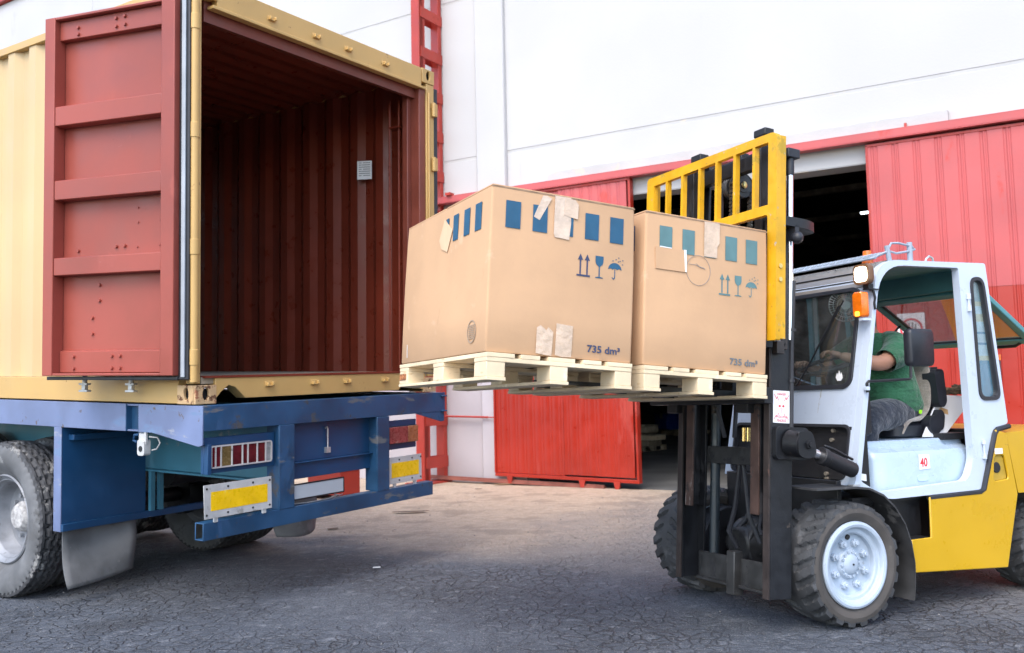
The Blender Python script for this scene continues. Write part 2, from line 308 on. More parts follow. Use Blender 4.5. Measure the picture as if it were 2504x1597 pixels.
# ------------------------------------------------------------------ ground
def ground_z(x, y):
    return -.14*math.exp(-((x+4.3)**2+(y-6.6)**2)/3.4)
def make_ground():
    def axis(lo, a, b, hi, fine, coarse):
        v = []; t = lo
        while t < hi: v.append(t); t += fine if a < t < b else coarse
        return v+[hi]
    X = axis(-90, -12, 12, 90, .25, 6); Y = axis(-40, 0, 20, 110, .25, 6)
    vs = [(x, y, ground_z(x, y) + (.006*math.sin(2.1*x+.7*y)*math.sin(1.3*y-.4*x))) for y in Y for x in X]
    nx = len(X); fs = [(j*nx+i, j*nx+i+1, (j+1)*nx+i+1, (j+1)*nx+i) for j in range(len(Y)-1) for i in range(nx-1)]
    m = bpy.data.materials.new('worn asphalt and dirt'); m.use_nodes = True; nt = m.node_tree; p = nt.nodes['Principled BSDF']; L = nt.links.new
    tc = N(nt, 'ShaderNodeTexCoord').outputs['Object']
    def dot(v, k):
        d = N(nt, 'ShaderNodeVectorMath', operation='DOT_PRODUCT'); d.inputs[1].default_value = v; L(tc, d.inputs[0])
        a = N(nt, 'ShaderNodeMath', operation='ADD'); a.inputs[1].default_value = k; L(d.outputs['Value'], a.inputs[0]); return a.outputs[0]
    def mth(op, a, b):
        x = N(nt, 'ShaderNodeMath', operation=op)
        for s, v in ((x.inputs[0], a), (x.inputs[1], b)):
            if hasattr(v, 'default_value'): L(v, s)
            else: s.default_value = v
        return x.outputs[0]
    wob = mth('MULTIPLY', mth('SUBTRACT', noise(nt, tc, .8, 7), .5), 2.6)
    dirt = mth('MULTIPLY', ramp(nt, mth('ADD', dot((.5461, .83772, 0), -12), wob), -6.3, -4.9),
               mth('SUBTRACT', 1.0, ramp(nt, mth('ADD', dot((.83772, -.5461, 0), 0), wob), -6.2, -3.2)))
    big = noise(nt, tc, .9, 5); mid = noise(nt, tc, 8.0, 9, .72); fine = noise(nt, tc, 55, 6, .75)
    c = mixc(nt, ramp(nt, big, .32, .68), (.056, .069, .090), (.100, .117, .144))
    c = mixc(nt, mth('MULTIPLY', ramp(nt, mid, .53, .70), .75), c, (.29, .31, .34))
    c = mixc(nt, mth('MULTIPLY', ramp(nt, mid, .48, .30), .6), c, (.028, .032, .040))
    # crazed cracks
    wv = N(nt, 'ShaderNodeVectorMath', operation='ADD'); ns = N(nt, 'ShaderNodeTexNoise'); ns.inputs['Scale'].default_value = 2.5; ns.inputs['Detail'].default_value = 4; L(tc, ns.inputs['Vector'])
    sc = N(nt, 'ShaderNodeVectorMath', operation='SCALE'); sc.inputs['Scale'].default_value = .35; L(ns.outputs['Color'], sc.inputs[0]); L(tc, wv.inputs[0]); L(sc.outputs[0], wv.inputs[1])
    vo = N(nt, 'ShaderNodeTexVoronoi', feature='DISTANCE_TO_EDGE'); vo.inputs['Scale'].default_value = 11.0; L(wv.outputs[0], vo.inputs['Vector'])
    crack = mth('SUBTRACT', 1.0, ramp(nt, vo.outputs['Distance'], .0, .10))
    where = ramp(nt, noise(nt, tc, .55, 4), .40, .58)
    crack = mth('MULTIPLY', crack, mth('MULTIPLY', mth('SUBTRACT', 1.0, dirt), mth('ADD', mth('MULTIPLY', where, .70), .16)))
    c = mixc(nt, crack, c, (.030, .033, .040))
    oil = mth('MULTIPLY', ramp(nt, noise(nt, tc, .62, 4, .5), .60, .68), .55)
    c = mixc(nt, oil, c, (.022, .024, .028))
    # dirt and the greyer apron in front of the doors
    d1 = mixc(nt, ramp(nt, mid, .35, .65), (.62, .46, .30), (.78, .60, .42))
    d1 = mixc(nt, ramp(nt, noise(nt, tc, 1.7, 6), .52, .62), d1, (.52, .39, .26))
    apron = ramp(nt, mth('ADD', dot((.5461, .83772, 0), -12), wob), -6.4, -4.0)
    c = mixc(nt, mth('MULTIPLY', apron, .65), c, (.36, .325, .285))
    c = mixc(nt, dirt, c, d1)
    # grit
    sp = N(nt, 'ShaderNodeTexVoronoi'); sp.inputs['Scale'].default_value = 75; L(tc, sp.inputs['Vector'])
    spm = mth('MULTIPLY', mth('SUBTRACT', 1.0, ramp(nt, sp.outputs['Distance'], .18, .32)), ramp(nt, noise(nt, tc, 17, 3), .50, .62))
    c = mixc(nt, mth('MULTIPLY', spm, .85), c, (.46, .45, .43))
    sp2 = N(nt, 'ShaderNodeTexVoronoi'); sp2.inputs['Scale'].default_value = 160; L(tc, sp2.inputs['Vector'])
    c = mixc(nt, mth('MULTIPLY', ramp(nt, sp2.outputs['Color'], .55, .95), .45), c, (.30, .30, .30))
    c = mixc(nt, mth('MULTIPLY', ramp(nt, sp2.outputs['Color'], .42, .05), .5), c, (.02, .023, .028))
    c = mixc(nt, ramp(nt, fine, .35, .75), mixc(nt, .35, c, (.02, .022, .026)), c)
    L(c, p.inputs['Base Color']); p.inputs['Roughness'].default_value = .78; p.inputs['Specular IOR Level'].default_value = .45
    h = mth('ADD', mth('MULTIPLY', fine, .7), mth('ADD', mth('MULTIPLY', crack, -2.2), mth('MULTIPLY', spm, .35)))
    h = mth('ADD', h, mth('MULTIPLY', mid, 1.0))
    b = N(nt, 'ShaderNodeBump'); b.inputs['Strength'].default_value = .75; b.inputs['Distance'].default_value = .02; L(h, b.inputs['Height']); L(b.outputs[0], p.inputs['Normal'])
    o = MB().add(vs, fs).build('ground', m, ang=180); o['kind'] = 'structure'
make_ground()

# ------------------------------------------------------------------ warehouse (its courses fall slightly to the right)
SH = Matrix.Identity(4); SH[2][0] = -.0195; SH[2][3] = -.0195*5
w = thing('warehouse', FW, 'white panel warehouse with red sliding doors and a dark open doorway', 'warehouse')
WALLX0, WALLX1, OX0, OX1, OZ = -38., 26., -7.6, 2.6, 4.267
mb = MB(SH); low = MB(SH)
C1, C2, TOP = 5.235, 7.975, 11.5
def course(x0, x1, z0, z1): mb.box(x0, x1, 0, .0065, z0+.024, z1-.024)
xs = [WALLX0, -33, -26.2, -19.4, -9.13, -8.41]
for a, b in zip(xs[:-1], xs[1:]):
    low.box(a+.012, b-.012, 0, .0065, -.4, 2.49); low.box(a+.012, b-.012, 0, .0065, 2.51, 4.555); mb.box(a+.012, b-.012, 0, .0065, 4.56, C1-.024)
    course(a+.012, b-.012, C1, C2); course(a+.012, b-.012, C2, TOP)
low.box(-7.84, OX0, 0, .0065, -.4, 4.555); mb.box(-7.84, OX0, 0, .0065, 4.56, C1-.024); course(OX0, OX1, OZ-.018, C1); course(OX1, WALLX1, -.4, C1)
for z0, z1 in ((C1, C2), (C2, TOP)): course(-7.84, 6, z0, z1); course(6.02, WALLX1, z0, z1)
mb.build('front_wall', M['wall'], w, bevel=.003)
low.build('lower_panel', mat('grey lower wall paint', (.42, .385, .40), .75, var=.05, vs=1.2, bump=.15, bs=30, wear=(((.30, .25, .18), .0, 2.2, (1, 1, 1)), ((.20, .17, .14), -.05, 9, I3))), w, bevel=.003)
mb = MB(SH); mb.box(WALLX0, OX0,   .006, .35, -.5, TOP-.05); mb.box(OX1, WALLX1,   .006, .35, -.5, TOP-.05); mb.box(OX0, OX1,   .006, .35, OZ-.004, TOP-.05)
mb.build('backing_wall', M['wallbase'], w)
mb = MB(SH); mb.box(-8.41, -7.84, -.07, .10, 4.56, TOP); mb.build('pilaster', M['wall'], w, bevel=.02)
mb = MB(SH); mb.box(-8.41, -7.84, -.05, .10, -.4, 4.555); mb.build('pilaster_base', mat('pale grey pilaster paint', (.47, .44, .46), .75, var=.05, vs=1.5, bump=.15, bs=30), w, bevel=.02)
def rough_beam():
    b = MB(SH); n = 40; rings = []
    for i in range(n+1):
        x = -7.05 + 5.64*i/n; j = lambda: random.uniform(-.006, .006)
        e = .05 if i == 0 else 0
        rings.append([(x, -.002, 4.60+e), (x, -.075+j(), 4.602+e+j()), (x, -.075+j(), 4.775-e+j()), (x, -.002, 4.78-e)])
    b.loft(rings); return b
rough_beam().build('lintel_beam', M['wallbase'], w)
mb = MB(SH); mb.box(-9.34, 6.5, -.19, -.05, 4.50, 4.512); mb.box(-9.34, 6.5, -.19, -.178, 4.512, 4.612); mb.box(-9.34, 6.5, -.19, -.0, 4.600, 4.615)
mb.build('door_rail', M['redglare'], w, bevel=.004)
mb = MB(SH); mb.box(-1.9, -1.87, -.12, -.09, 4.615, 4.68); mb.box(-8.93, -8.83, -.24, -.12, 4.615, 4.66); mb.build('rail_bracket', M['redsteel'], w)
mb = MB(SH); mb.box(WALLX0-.2, WALLX1+.2, -.12, .45, TOP, TOP+.28); mb.build('coping', M['redsteel'], w)
mb = MB(SH); mb.tube([(-9.1, -.10, .99), (-8.25, -.10, .985)], .016, 8); mb.tube([(-8.3, -.10, .985), (-8.05, -.10, .985)], .010, 8); mb.build('barrier_bar', M['redsteel'], w)
mb = MB(SH); mb.box(-9.6, -6.2, -.16, -.05, -.03, .005); mb.box(-9.6, -6.2, -.13, -.115, .005, .03); mb.build('floor_track', mat('rusty track', (.26, .085, .06), .7, var=.2, vs=5), w)
def ribbed_door(x0, x1, z0, z1, pitch, y=-.11, d=.018):
    b = MB(SH); pts = [(x0, 0)]; x = x0+.03
    while x < x1-.06:
        pts += [(x, 0), (x+.012, d), (x+.030, d), (x+.042, 0), (x+.055, 0), (x+.064, d*.8), (x+.078, d*.8), (x+.087, 0)]; x += pitch
    pts.append((x1, 0)); k = len(pts)
    vs = [(u, y+v, z) for z in (z0, z1) for u, v in pts] + [(u, y+.05, z) for z in (z0, z1) for u, v in pts]
    fs = [(i, i+1, k+i+1, k+i) for i in range(k-1)] + [(2*k+i, 3*k+i, 3*k+i+1, 2*k+i+1) for i in range(k-1)]
    fs += [(0, k, 3*k, 2*k), (k-1, 3*k-1, 4*k-1, 2*k-1)[::1]] + [(k+i, k+i+1, 3*k+i+1, 3*k+i) for i in range(k-1)] + [(i, 2*k+i, 2*k+i+1, i+1) for i in range(k-1)]
    b.add(vs, fs); return b
# the leaf slid open to the left (two panels in one frame), the leaf slid open to the right
d = MB(SH); d.box(-8.10, -5.63, -.15, -.04, .075, .125); d.box(-5.665, -5.63, -.15, -.04, .125, 4.49); d.box(-8.115, -8.085, -.14, -.04, .125, 4.49); d.box(-8.1, -5.63, -.15, -.04, 4.46, 4.5)
dl = d.build('sliding_door', M['reddoor'], w, bevel=.004)
ribbed_door(-8.085, -6.86, .13, 2.7, .155, -.115, .006).build('door_panel', M['reddoor'], dl)
ribbed_door(-8.085, -6.86, 2.705, 4.46, .155, -.115, .008).build('door_panel', M['redglare'], dl)
ribbed_door(-6.845, -5.70, .15, 2.7, .155, -.135, .006).build('door_panel', M['reddoor'], dl)
ribbed_door(-6.845, -5.70, 2.705, 4.46, .155, -.135, .008).build('door_panel', M['redglare'], dl)
for x in (-7.82, -6.55, -5.98):
    b = MB(SH); b.prism([(x-.05, .09), (x+.06, .09), (x+.035, -.02), (x-.02, -.03)], XZ(0), -.17, -.155); b.cyl((x, -.155, .02), (x, -.10, .02), .035)
    b.build('door_roller', M['redsteel'], dl)
d = MB(SH); d.box(-2.37, 5.2, -.13, -.04, .06, .12); d.box(-2.37, -2.34, -.13, -.04, .12, 4.47); d.box(-2.37, 5.2, -.13, -.04, 4.44, 4.475)
dr = d.build('sliding_door', M['reddoor'], w, bevel=.004)
ribbed_door(-2.34, 5.2, .12, 2.60, .245, -.118, .011).build('door_panel', M['reddoor'], dr)
ribbed_door(-2.34, 5.2, 2.592, 4.44, .245, -.123, .011).build('door_panel', M['redglare'], dr)
# dark hall behind the wall
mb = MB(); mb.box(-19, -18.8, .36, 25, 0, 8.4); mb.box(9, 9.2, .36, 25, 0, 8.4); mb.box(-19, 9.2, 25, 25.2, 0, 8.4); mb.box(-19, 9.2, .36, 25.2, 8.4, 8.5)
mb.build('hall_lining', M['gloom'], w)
mb = MB()
for x in (-13, -8, -3, 2): mb.box(x-.12, x+.12, .4, 24.9, 6.3, 6.7)
for y in (5, 9, 13, 17, 21): mb.box(-18.8, 9, y-.08, y+.08, 6.7, 6.85)
mb.build('roof_beam', M['oldwood'], w)
mb = MB(); mb.box(-4.35, -4.05, 8.95, 9.05, 5.28, 5.31); mb.build('ceiling_light', M['tube'], w)
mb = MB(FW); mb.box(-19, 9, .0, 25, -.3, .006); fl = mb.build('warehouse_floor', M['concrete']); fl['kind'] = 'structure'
mb = MB(); mb.box(-2.10, -1.79, -.14, -.134, 1.75, 2.26)
sg = thing('prohibition_sign', FW, 'white no-entry sign with crossed-out hand on the right red door', 'sign'); mb.build('sign_plate', M['signw'], sg)
def ringm(b, c, r0, r1, y, n=36, t=.002):
    b.prism([(c[0]+r1*math.cos(2*math.pi*i/n), c[1]+r1*math.sin(2*math.pi*i/n)) for i in range(n)], XZ(y), -t, 0, [[(c[0]+r0*math.cos(2*math.pi*i/n), c[1]+r0*math.sin(2*math.pi*i/n)) for i in range(n)]])
hc = (-1.945, 2.07)
hb = MB(); hb.prism([(hc[0]-.045, 1.97), (hc[0]+.045, 1.97), (hc[0]+.055, 2.06), (hc[0]-.05, 2.06)], XZ(-.142), -.0015, 0)
for i, (dx, ln, an) in enumerate(((-.045, .06, 12), (-.018, .085, 4), (.012, .09, -3), (.042, .07, -10))):
    hb.bar((hc[0]+dx, -.1428, 2.05), (hc[0]+dx-math.sin(R(an))*ln, -.1428, 2.06+ln), .018, .0015, (0, 1, 0))
hb.bar((hc[0]+.045, -.1428, 2.0), (hc[0]+.085, -.1428, 2.06), .018, .0015, (0, 1, 0)); hb.build('hand_mark', M['grey'], sg)
rb = MB(); ringm(rb, hc, .105, .13, -.1445); rb.bar((hc[0]-.08, -.1455, 2.15), (hc[0]+.08, -.1455, 1.99), .024, .002, (0, 1, 0)); rb.build('prohibition_ring', M['signred'], sg)

# ------------------------------------------------------------------ red lattice column and the low red box by the wall
lc = thing('lattice_column', FW, 'tall red steel lattice column beside the white wall end', 'column')
for y0, y1 in ((-.60, -.50), (-.075, -.012)):
    b = MB(); b.box(-9.31, -9.13, y0, y1, -.05, 11.0) if y0 < -.3 else b.box(-9.31, -9.142, y0, y1, -.05, 11.0); b.box(-9.142, -9.13, y0-.02 if y0 < -.3 else y0-.03, y1+(.04 if y0 < -.3 else 0), -.05, 11.0)
    b.build('post', M['redsteel'], lc, bevel=.004)
for i in range(17):
    z = 7.76-.6745*(i-3)
    if z < .1: break
    MB().box(-9.128, -9.118, -.585, -.008, z-.09, z+.09).build('batten', M['redsteel'], lc)
    MB().box(-9.31, -9.30, -.50, -.075, z-.09, z+.09).build('batten', M['redsteel'], lc)
MB().box(-9.45, -9.05, -.72, 0.0, -.02, .03).build('base_plate', M['redsteel'], lc)
lb = thing('steel_box', FW @ Matrix.Translation((-9.15, -2.62, 0)), 'low red steel box standing on the dirt behind the trailer', 'box')
b = MB(); b.box(-.31, .31, -.2, .2, .06, .385); b.build('body', M['redsteel'], lb, bevel=.01)
b = MB(); b.box(-.325, .325, -.21, .21, .385, .41); b.build('lid', M['redsteel'], lb, bevel=.006)
b = MB(); b.box(-.29, -.22, -.18, .18, 0, .06); b.build('skid', M['black'], lb)
b = MB(); b.box(.22, .29, -.18, .18, 0, .06); b.build('skid', M['black'], lb)

# ------------------------------------------------------------------ shipping container
k = thing('shipping_container', FK, 'yellow shipping container with open red door, loaded on the blue trailer', 'container')
CW, CH, CL = 2.438, 2.757, 6.06
def corrug(y0, y1, pitch=.305, dep=.04):
    P = []; y = y0
    while y < y1-.05:
        P += [(y, 0), (y+.09, 0), (y+.155, dep), (y+.24, dep)]; y += pitch
    return [p for p in P if p[0] < y1] + [(y1, 0)]
def sheet(pts, xf, z0, z1):
    n = len(pts); return [xf(u, v, z) for z in (z0, z1) for u, v in pts], [(i, i+1, n+i+1, n+i) for i in range(n-1)]
PR = corrug(.10, 5.96)
for name, xf in (('side_wall', lambda y, d, z: (.012+d, y, z)), ('side_wall', lambda y, d, z: (CW-.012-d, y, z))):
    MB().add(*sheet(PR, xf, .17, CH-.055)).build(name, mat('pale yellow panel paint', (.56, .40, .20), .5, var=.05, vs=1.2, bump=.05, bs=10, wear=(((.50, .34, .15), .0, 2.5, (1, 1, .3)), ((.30, .22, .13), -.16, 12, (1, 1, .3)))), k, ang=20)  # side panels in a paler yellow than the rear frame
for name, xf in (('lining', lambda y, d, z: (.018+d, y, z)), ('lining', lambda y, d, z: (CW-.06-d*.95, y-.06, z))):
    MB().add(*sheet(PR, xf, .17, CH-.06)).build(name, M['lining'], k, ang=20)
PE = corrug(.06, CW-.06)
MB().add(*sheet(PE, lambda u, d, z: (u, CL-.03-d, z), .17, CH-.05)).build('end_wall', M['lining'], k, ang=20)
PRf = corrug(.1, 5.96, .21, .025)
n_ = len(PRf); MB().add([(x, y, CH-.03-d) for x in (.05, CW-.05) for y, d in PRf], [(i, i+1, n_+i+1, n_+i) for i in range(n_-1)]).build('roof_sheet', M['yellowc'], k, ang=20)
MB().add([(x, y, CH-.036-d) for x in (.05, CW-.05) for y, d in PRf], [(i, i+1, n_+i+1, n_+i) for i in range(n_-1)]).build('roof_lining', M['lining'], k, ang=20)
MB().box(.06, CW-.06, .02, 5.98, .13, .172).build('container_floor', M['oldwood'], k)
for x0, x1, nm in ((0, .06, 'bottom_rail'), (CW-.06, CW, 'bottom_rail')):
    MB().box(x0, x1, .17, CL-.17, .003, .168).build(nm, M['yellowc'], k, bevel=.004)
    MB().box(x0, x1, .17, CL-.17, CH-.062, CH-.004).build('top_rail', M['yellowc'], k, bevel=.004)
# rear frame
b = MB(); b.box(.16, CW-.17, .0, .06, 2.59, CH); b.box(.12, CW-.12, -.012, .05, 2.578, 2.60); b.build('header', M['yellowc'], k, bevel=.004)
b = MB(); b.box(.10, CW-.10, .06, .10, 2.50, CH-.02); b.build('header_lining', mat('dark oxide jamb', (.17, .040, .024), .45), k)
sill = [(.155, .028), (.20, .075), (.262, .118), (.31, .105), (.40, .028), (1.96, .028), (2.0, .075), (2.08, .118), (2.16, .105), (2.24, .028), (2.30, .028), (2.30, .166), (.155, .166)]
MB().prism(sill, XZ(0), 0, .10).build('sill', M['yellowc'], k, bevel=.003)
b = MB(); b.box(.07, CW-.12, -.006, .12, .167, .180); b.build('sill_plate', M['lining'], k)
b = MB(); b.box(.0, .05, .012, .10, .13, CH-.12); b.build('corner_post', M['yellowc'], k, bevel=.008)
b = MB(); b.box(2.335, CW-.002, .0, .09, .13, CH-.12); b.box(2.345, 2.36, -.018, .0, .2, 2.56); b.build('corner_post', M['yellowc'], k, bevel=.006)
b = MB(); b.box(2.25, 2.334, .012, .13, .172, 2.59); b.box(2.20, 2.25, .10, .16, .172, 2.59); b.build('door_jamb', mat('dark oxide jamb', (.17, .040, .024), .45, var=.12), k, bevel=.006)
b = MB(); b.tube([(2.20, .30, .18), (2.20, .30, 2.5)], .010, 8); b.tube([(2.23, .22, .18), (2.23, .22, 2.5)], .010, 8); b.box(2.19, 2.3, .2, .31, 2.26, 2.275); b.build('lashing_bar', M['lining'], k)
for x0, y0, z0 in ((0, 0, 0), (CW-.162, 0, 0), (0, 0, CH-.118), (CW-.162, 0, CH-.118), (0, CL-.178, 0), (CW-.162, CL-.178, 0), (0, CL-.178, CH-.118), (CW-.162, CL-.178, CH-.118)):
    x1, y1, z1 = x0+.162, y0+.178, z0+.122; e = .003; cz = z0+.066
    b = MB()
    hole = [(x0+.08+.026*math.cos(t), cz+.041*math.sin(t)) for t in (2*math.pi*i/16 for i in range(16))]
    b.prism([(x0, z0), (x1, z0), (x1, z1), (x0, z1)], XZ(0), y0-e, y0+.02, [hole])
    xs_ = x0-e if x0 < 1 else x1+e-.023
    hole2 = [(y0+.09+.026*math.cos(t), cz+.041*math.sin(t)) for t in (2*math.pi*i/16 for i in range(16))]
    b.prism([(y0+.021, z0), (y1, z0), (y1, z1), (y0+.021, z1)], lambda u, v, w: (w, u, v), xs_, xs_+.023, [hole2])
    b.box(x0+.02, x1-.02, y0+.021, y1, z0, z0+.012); b.box(x0+.02, x1-.02, y0+.021, y1, z1-.012, z1)
    b.build('corner_casting', M['casting'] if z0 < 1 and y0 < 1 else M['yellowc'], k, bevel=.004)
    MB().box(x0+.025, x1-.025, y0+.03, y1-.02, z0+.024, z1-.024).build('casting_core', M['black'], k)
# hinge column on the near post, hinge lugs on the far one
b = MB()
zs = [.14, .30, 1.0, 1.75, 2.45, 2.60]
for a, c in zip(zs[:-1], zs[1:]): b.cyl((-.012, -.002, a+.004), (-.012, -.002, c-.004), .026, n=16)
b.build('hinge_column', M['yellowc'], k)
for z in (.30, 1.0, 1.75, 2.45):
    b = MB(); b.cyl((-.012, -.002, z-.05), (-.012, -.002, z+.05), .030, n=16); b.box(-.02, .03, -.004, .03, z-.045, z+.045); b.build('door_hinge', M['yellowc'], k, bevel=.003)
for z in (.42, 1.18, 1.95, 2.42):
    b = MB(); b.cyl((2.405, -.022, z-.06), (2.405, -.022, z+.06), .018, n=12); b.box(2.40, 2.45, -.03, .0, z-.055, z+.055); b.build('door_hinge', M['yellowc'], k, bevel=.003)
def keeper(b, x, z, s=1):
    b.box(x-.036, x+.036, -.006, .002, z-.018, z+.018); b.box(x-.032, x-.020, -.032, -.006, z-.016, z+.008); b.box(x+.016, x+.030, -.030, -.006, z-.012, z+.012); b.box(x-.024, x+.024, -.020, -.006, z-.018, z-.010)
for x in (.60, 1.025, 1.36, 1.787):
    b = MB(); keeper(b, x, .118); b.build('lock_keeper', M['yellowc'], k, bevel=.003)
    b = MB(); keeper(b, x+.02, 2.665); b.build('lock_keeper', M['yellowc'], k, bevel=.003)
LX = Matrix.Translation((2.325, .62, 0)) @ Matrix.Rotation(R(24), 4, 'Z')
ns = MB(LX); ns.box(0, .002, 0, .135, 1.885, 2.05); lab = ns.build('notice_label', M['paper'], k)
b = MB(LX)
for i in range(7): b.box(-.002, -.0005, .015, .08+.01*(i % 3), 2.03-.019*i, 2.036-.019*i); b.box(-.002, -.0005, .095, .12, 2.03-.019*i, 2.036-.019*i)
b.build('notice_print', M['grey'], lab)
# doors: built flat in u (from hinge), w (towards the viewer), z
def door(h0, d, side, mats=True):
    d = Vector((d[0], d[1], 0)).normalized(); nrm = Vector((-d.y, d.x, 0))*side
    X = Matrix.Identity(4)
    for i in range(3): X[i][0] = d[i]; X[i][1] = nrm[i]; X[i][2] = (0, 0, 1)[i]; X[i][3] = (h0[0], h0[1], 0)[i]
    WD, Z0, Z1 = 1.105, .185, 2.60
    b = MB(X)
    b.box(.02, WD, -.075, -.042, Z0, Z1)
    b.box(.02, .125, -.041, .052, Z0, Z1); b.box(WD-.088, WD, -.041, .052, Z0, Z1)
    b.box(.125, WD-.088, -.041, .050, Z0, Z0+.018); b.box(.125, WD-.088, -.041, .050, Z1-.02, Z1)
    for z0, z1, dp in ((1.86, 1.99, .046), (1.36, 1.49, .046), (.853, .97, .046)):
        b.prism([(-.042, z1+.014), (dp, z1), (dp, z0), (-.042, z0)], lambda u, v, w: (w, u, v), .126, WD-.089)
    b.prism([(-.042, 2.578), (.010, 2.578), (.010, 2.45), (-.042, 2.45)], lambda u, v, w: (w, u, v), .126, WD-.089)
    b.prism([(-.042, .355), (-.012, .35), (-.012, .205), (-.042, .205)], lambda u, v, w: (w, u, v), .126, WD-.089)
    o = b.build('container_door', M['oxide'], k, bevel=.005)
    b = MB(X)
    for u, z, w0 in ((.529, 2.54, .024), (.457, 2.545, .024), (.853, 2.52, .024), (.852, 2.475, .024), (.528, 2.485, .024), (.455, 2.49, .024), (.888, 1.023, 0), (.565, 1.036, 0), (.495, 1.038, 0), (.703, .786, 0), (.704, .683, 0), (.763, .57, 0), (.762, .464, 0), (.892, .313, .02), (.567, .315, .02), (.50, .315, .02), (.891, .234, .02), (.567, .236, .02), (.50, .236, .02)):
        w0 = {0: -.042, .02: -.012, .024: .010}[w0]; b.cyl((u, w0, z), (u, w0+.014, z), .013, .010, 10)
    for u, z in ((.386, 1.283), (.205, 1.195), (.385, 1.186), (.391, 1.026), (.209, 1.031)): b.cyl((u, -.042, z), (u, -.035, z), .007, .006, 8)
    b.build('door_bolt', M['oxide'], o)
    b = MB(X); b.box(-.060, .02, -.034, .004, Z0-.025, Z1+.02); b.box(.02, WD, -.04, .012, Z0-.028, Z0-.004); b.build('door_gasket', M['blackrub'], o, bevel=.004)
    b = MB(X); b.box(-.036, -.006, .0045, .016, Z0-.01, Z1); b.build('gasket_lip', mat('grey gasket', (.34, .37, .40), .5), o, bevel=.003)
    for u in (.49, .885):
        b = MB(X); b.cyl((u, -.10, .13), (u, -.10, 2.66), .016, n=10)
        for z in (.105, 2.635):
            b.box(u-.035, u+.035, -.12, -.08, z-.03, z-.016); b.box(u-.035, u+.035, -.12, -.08, z+.016, z+.03); b.box(u-.015, u+.015, -.115, -.085, z-.016, z+.016)
        b.build('lock_rod', M['hardware'], o, bevel=.002)
    return o
door((-.06, .06), (-.25, 1.06), 1)
door((CW+.055, .06), (.24, 1.06), -1)

# ------------------------------------------------------------------ semi trailer
t = thing('semi_trailer', FK, 'blue flatbed semi-trailer with yellow reflector plates carrying the container', 'trailer')
b = MB(); b.box(-.012, 2.44, -.10, -.088, -.165, -.004); b.box(-.012, 2.44, -.088, .05, -.165, -.153); b.box(-.012, 2.44, -.088, .05, -.016, -.006); b.build('rear_beam', M['blue'], t, bevel=.003)
b = MB(); b.prism([(-.10, -.006), (-.10, -.25), (-.06, -.262), (.42, -.19), (.56, -.19), (.56, -.006)], lambda u, v, w: (w, u, v), -.022, -.012)
b.box(-.024, -.012, .70, 12.0, -.19, -.006); b.box(-.012, .05, .10, 12.0, -.19, -.178); b.box(-.012, .05, .10, 12.0, -.02, -.008); b.build('side_rail', mat('blue rail paint with sky sheen', (.145, .185, .315), .38, var=.14, vs=1.5, wear=(((.30, .31, .34), .10, 6, (.3, .3, 1)), ((.14, .21, .34), .32, 2.4, (1, .3, 1)), ((.115, .085, .065), .10, 9, I3))), t, bevel=.003)  # paler than the rear blue; sky reflection on this side put into the colour
b = MB(); b.box(.02, .03, .56, .70, -.19, -.012); b.box(-.02, .02, .555, .565, -.19, -.01); b.box(-.02, .02, .695, .705, -.19, -.01); b.build('stake_pocket', M['blue'], t)
b = MB(); b.box(2.41, 2.43, .05, 12, -.19, -.008); b.prism([(2.05, -.165), (2.43, -.165), (2.43, -.245), (2.39, -.25)], XZ(0), -.098, -.088); b.box(2.38, 2.44, -.125, -.10, -.04, -.028); b.box(2.38, 2.44, -.125, -.10, -.165, -.153); b.build('side_rail', M['blue'], t, bevel=.003)
b = MB(); b.box(.03, 2.40, .06, 11.9, -.03, -.018)
for y in (1.2, 2.6, 4.0, 5.4): b.box(.03, 2.4, y, y+.08, -.15, -.03)
b.build('deck', M['teal'], t)
for x in (.66, 1.62):
    b = MB(); b.box(x+.055, x+.067, -.02, 11.5, -.56, -.03); b.box(x, x+.122, -.02, 11.5, -.575, -.56); b.box(x, x+.122, -.02, 11.5, -.034, -.022); b.build('chassis_beam', M['teal'], t, bevel=.002)
# rear underrun frame: two posts, two boards between them, channel at the bottom
for x0, x1 in ((.60, .735), (1.585, 1.72)):
    b = MB(); b.box(x0, x1, -.108, -.098, -.735, -.166); b.box(x0, x0+.01, -.098, .02, -.735, -.166); b.box(x1-.01, x1, -.098, .02, -.735, -.166); b.build('rear_post', M['blue'], t, bevel=.003)
b = MB(); b.box(-.015, 2.264, -.104, -.094, -.845, -.735); b.box(-.015, 2.264, -.094, -.02, -.742, -.735); b.box(-.015, 2.264, -.094, -.02, -.845, -.838); b.box(-.015, -.010, -.03, -.02, -.84, -.738)
b.build('underrun_channel', M['blue'], t, bevel=.003)
b = MB(); b.box(.736, 1.584, -.02, -.012, -.44, -.166); b.box(.736, 1.584, -.03, .02, -.56, -.44); b.box(.736, 1.584, -.06, -.02, -.448, -.44); b.build('rear_panel', M['bluebody'], t, bevel=.003)
b = MB(); b.tube([(1.10, -.035, -.22), (1.12, -.035, -.212), (1.125, -.035, -.23), (1.125, -.035, -.36)], .006, 6); b.box(1.105, 1.145, -.045, -.02, -.40, -.36); b.build('hanging_hook', M['hardware'], t)
b = MB(); b.tube([(.76, -.06, -.722), (.9, -.075, -.728), (1.1, -.07, -.727), (1.18, -.08, -.71), (1.14, -.085, -.70), (1.2, -.08, -.715), (1.24, -.07, -.712)], .004, 6); b.build('tie_wire', M['hardware'], t)
b = MB(); b.box(.02, .595, -.06, -.03, -.438, -.21); b.box(.02, .05, -.10, -.06, -.44, -.25); b.build('lamp_board', M['bluebody'], t, bevel=.003)
b = MB(); b.box(1.725, 2.10, -.06, -.03, -.438, -.21); b.build('lamp_board', M['bluebody'], t, bevel=.003)
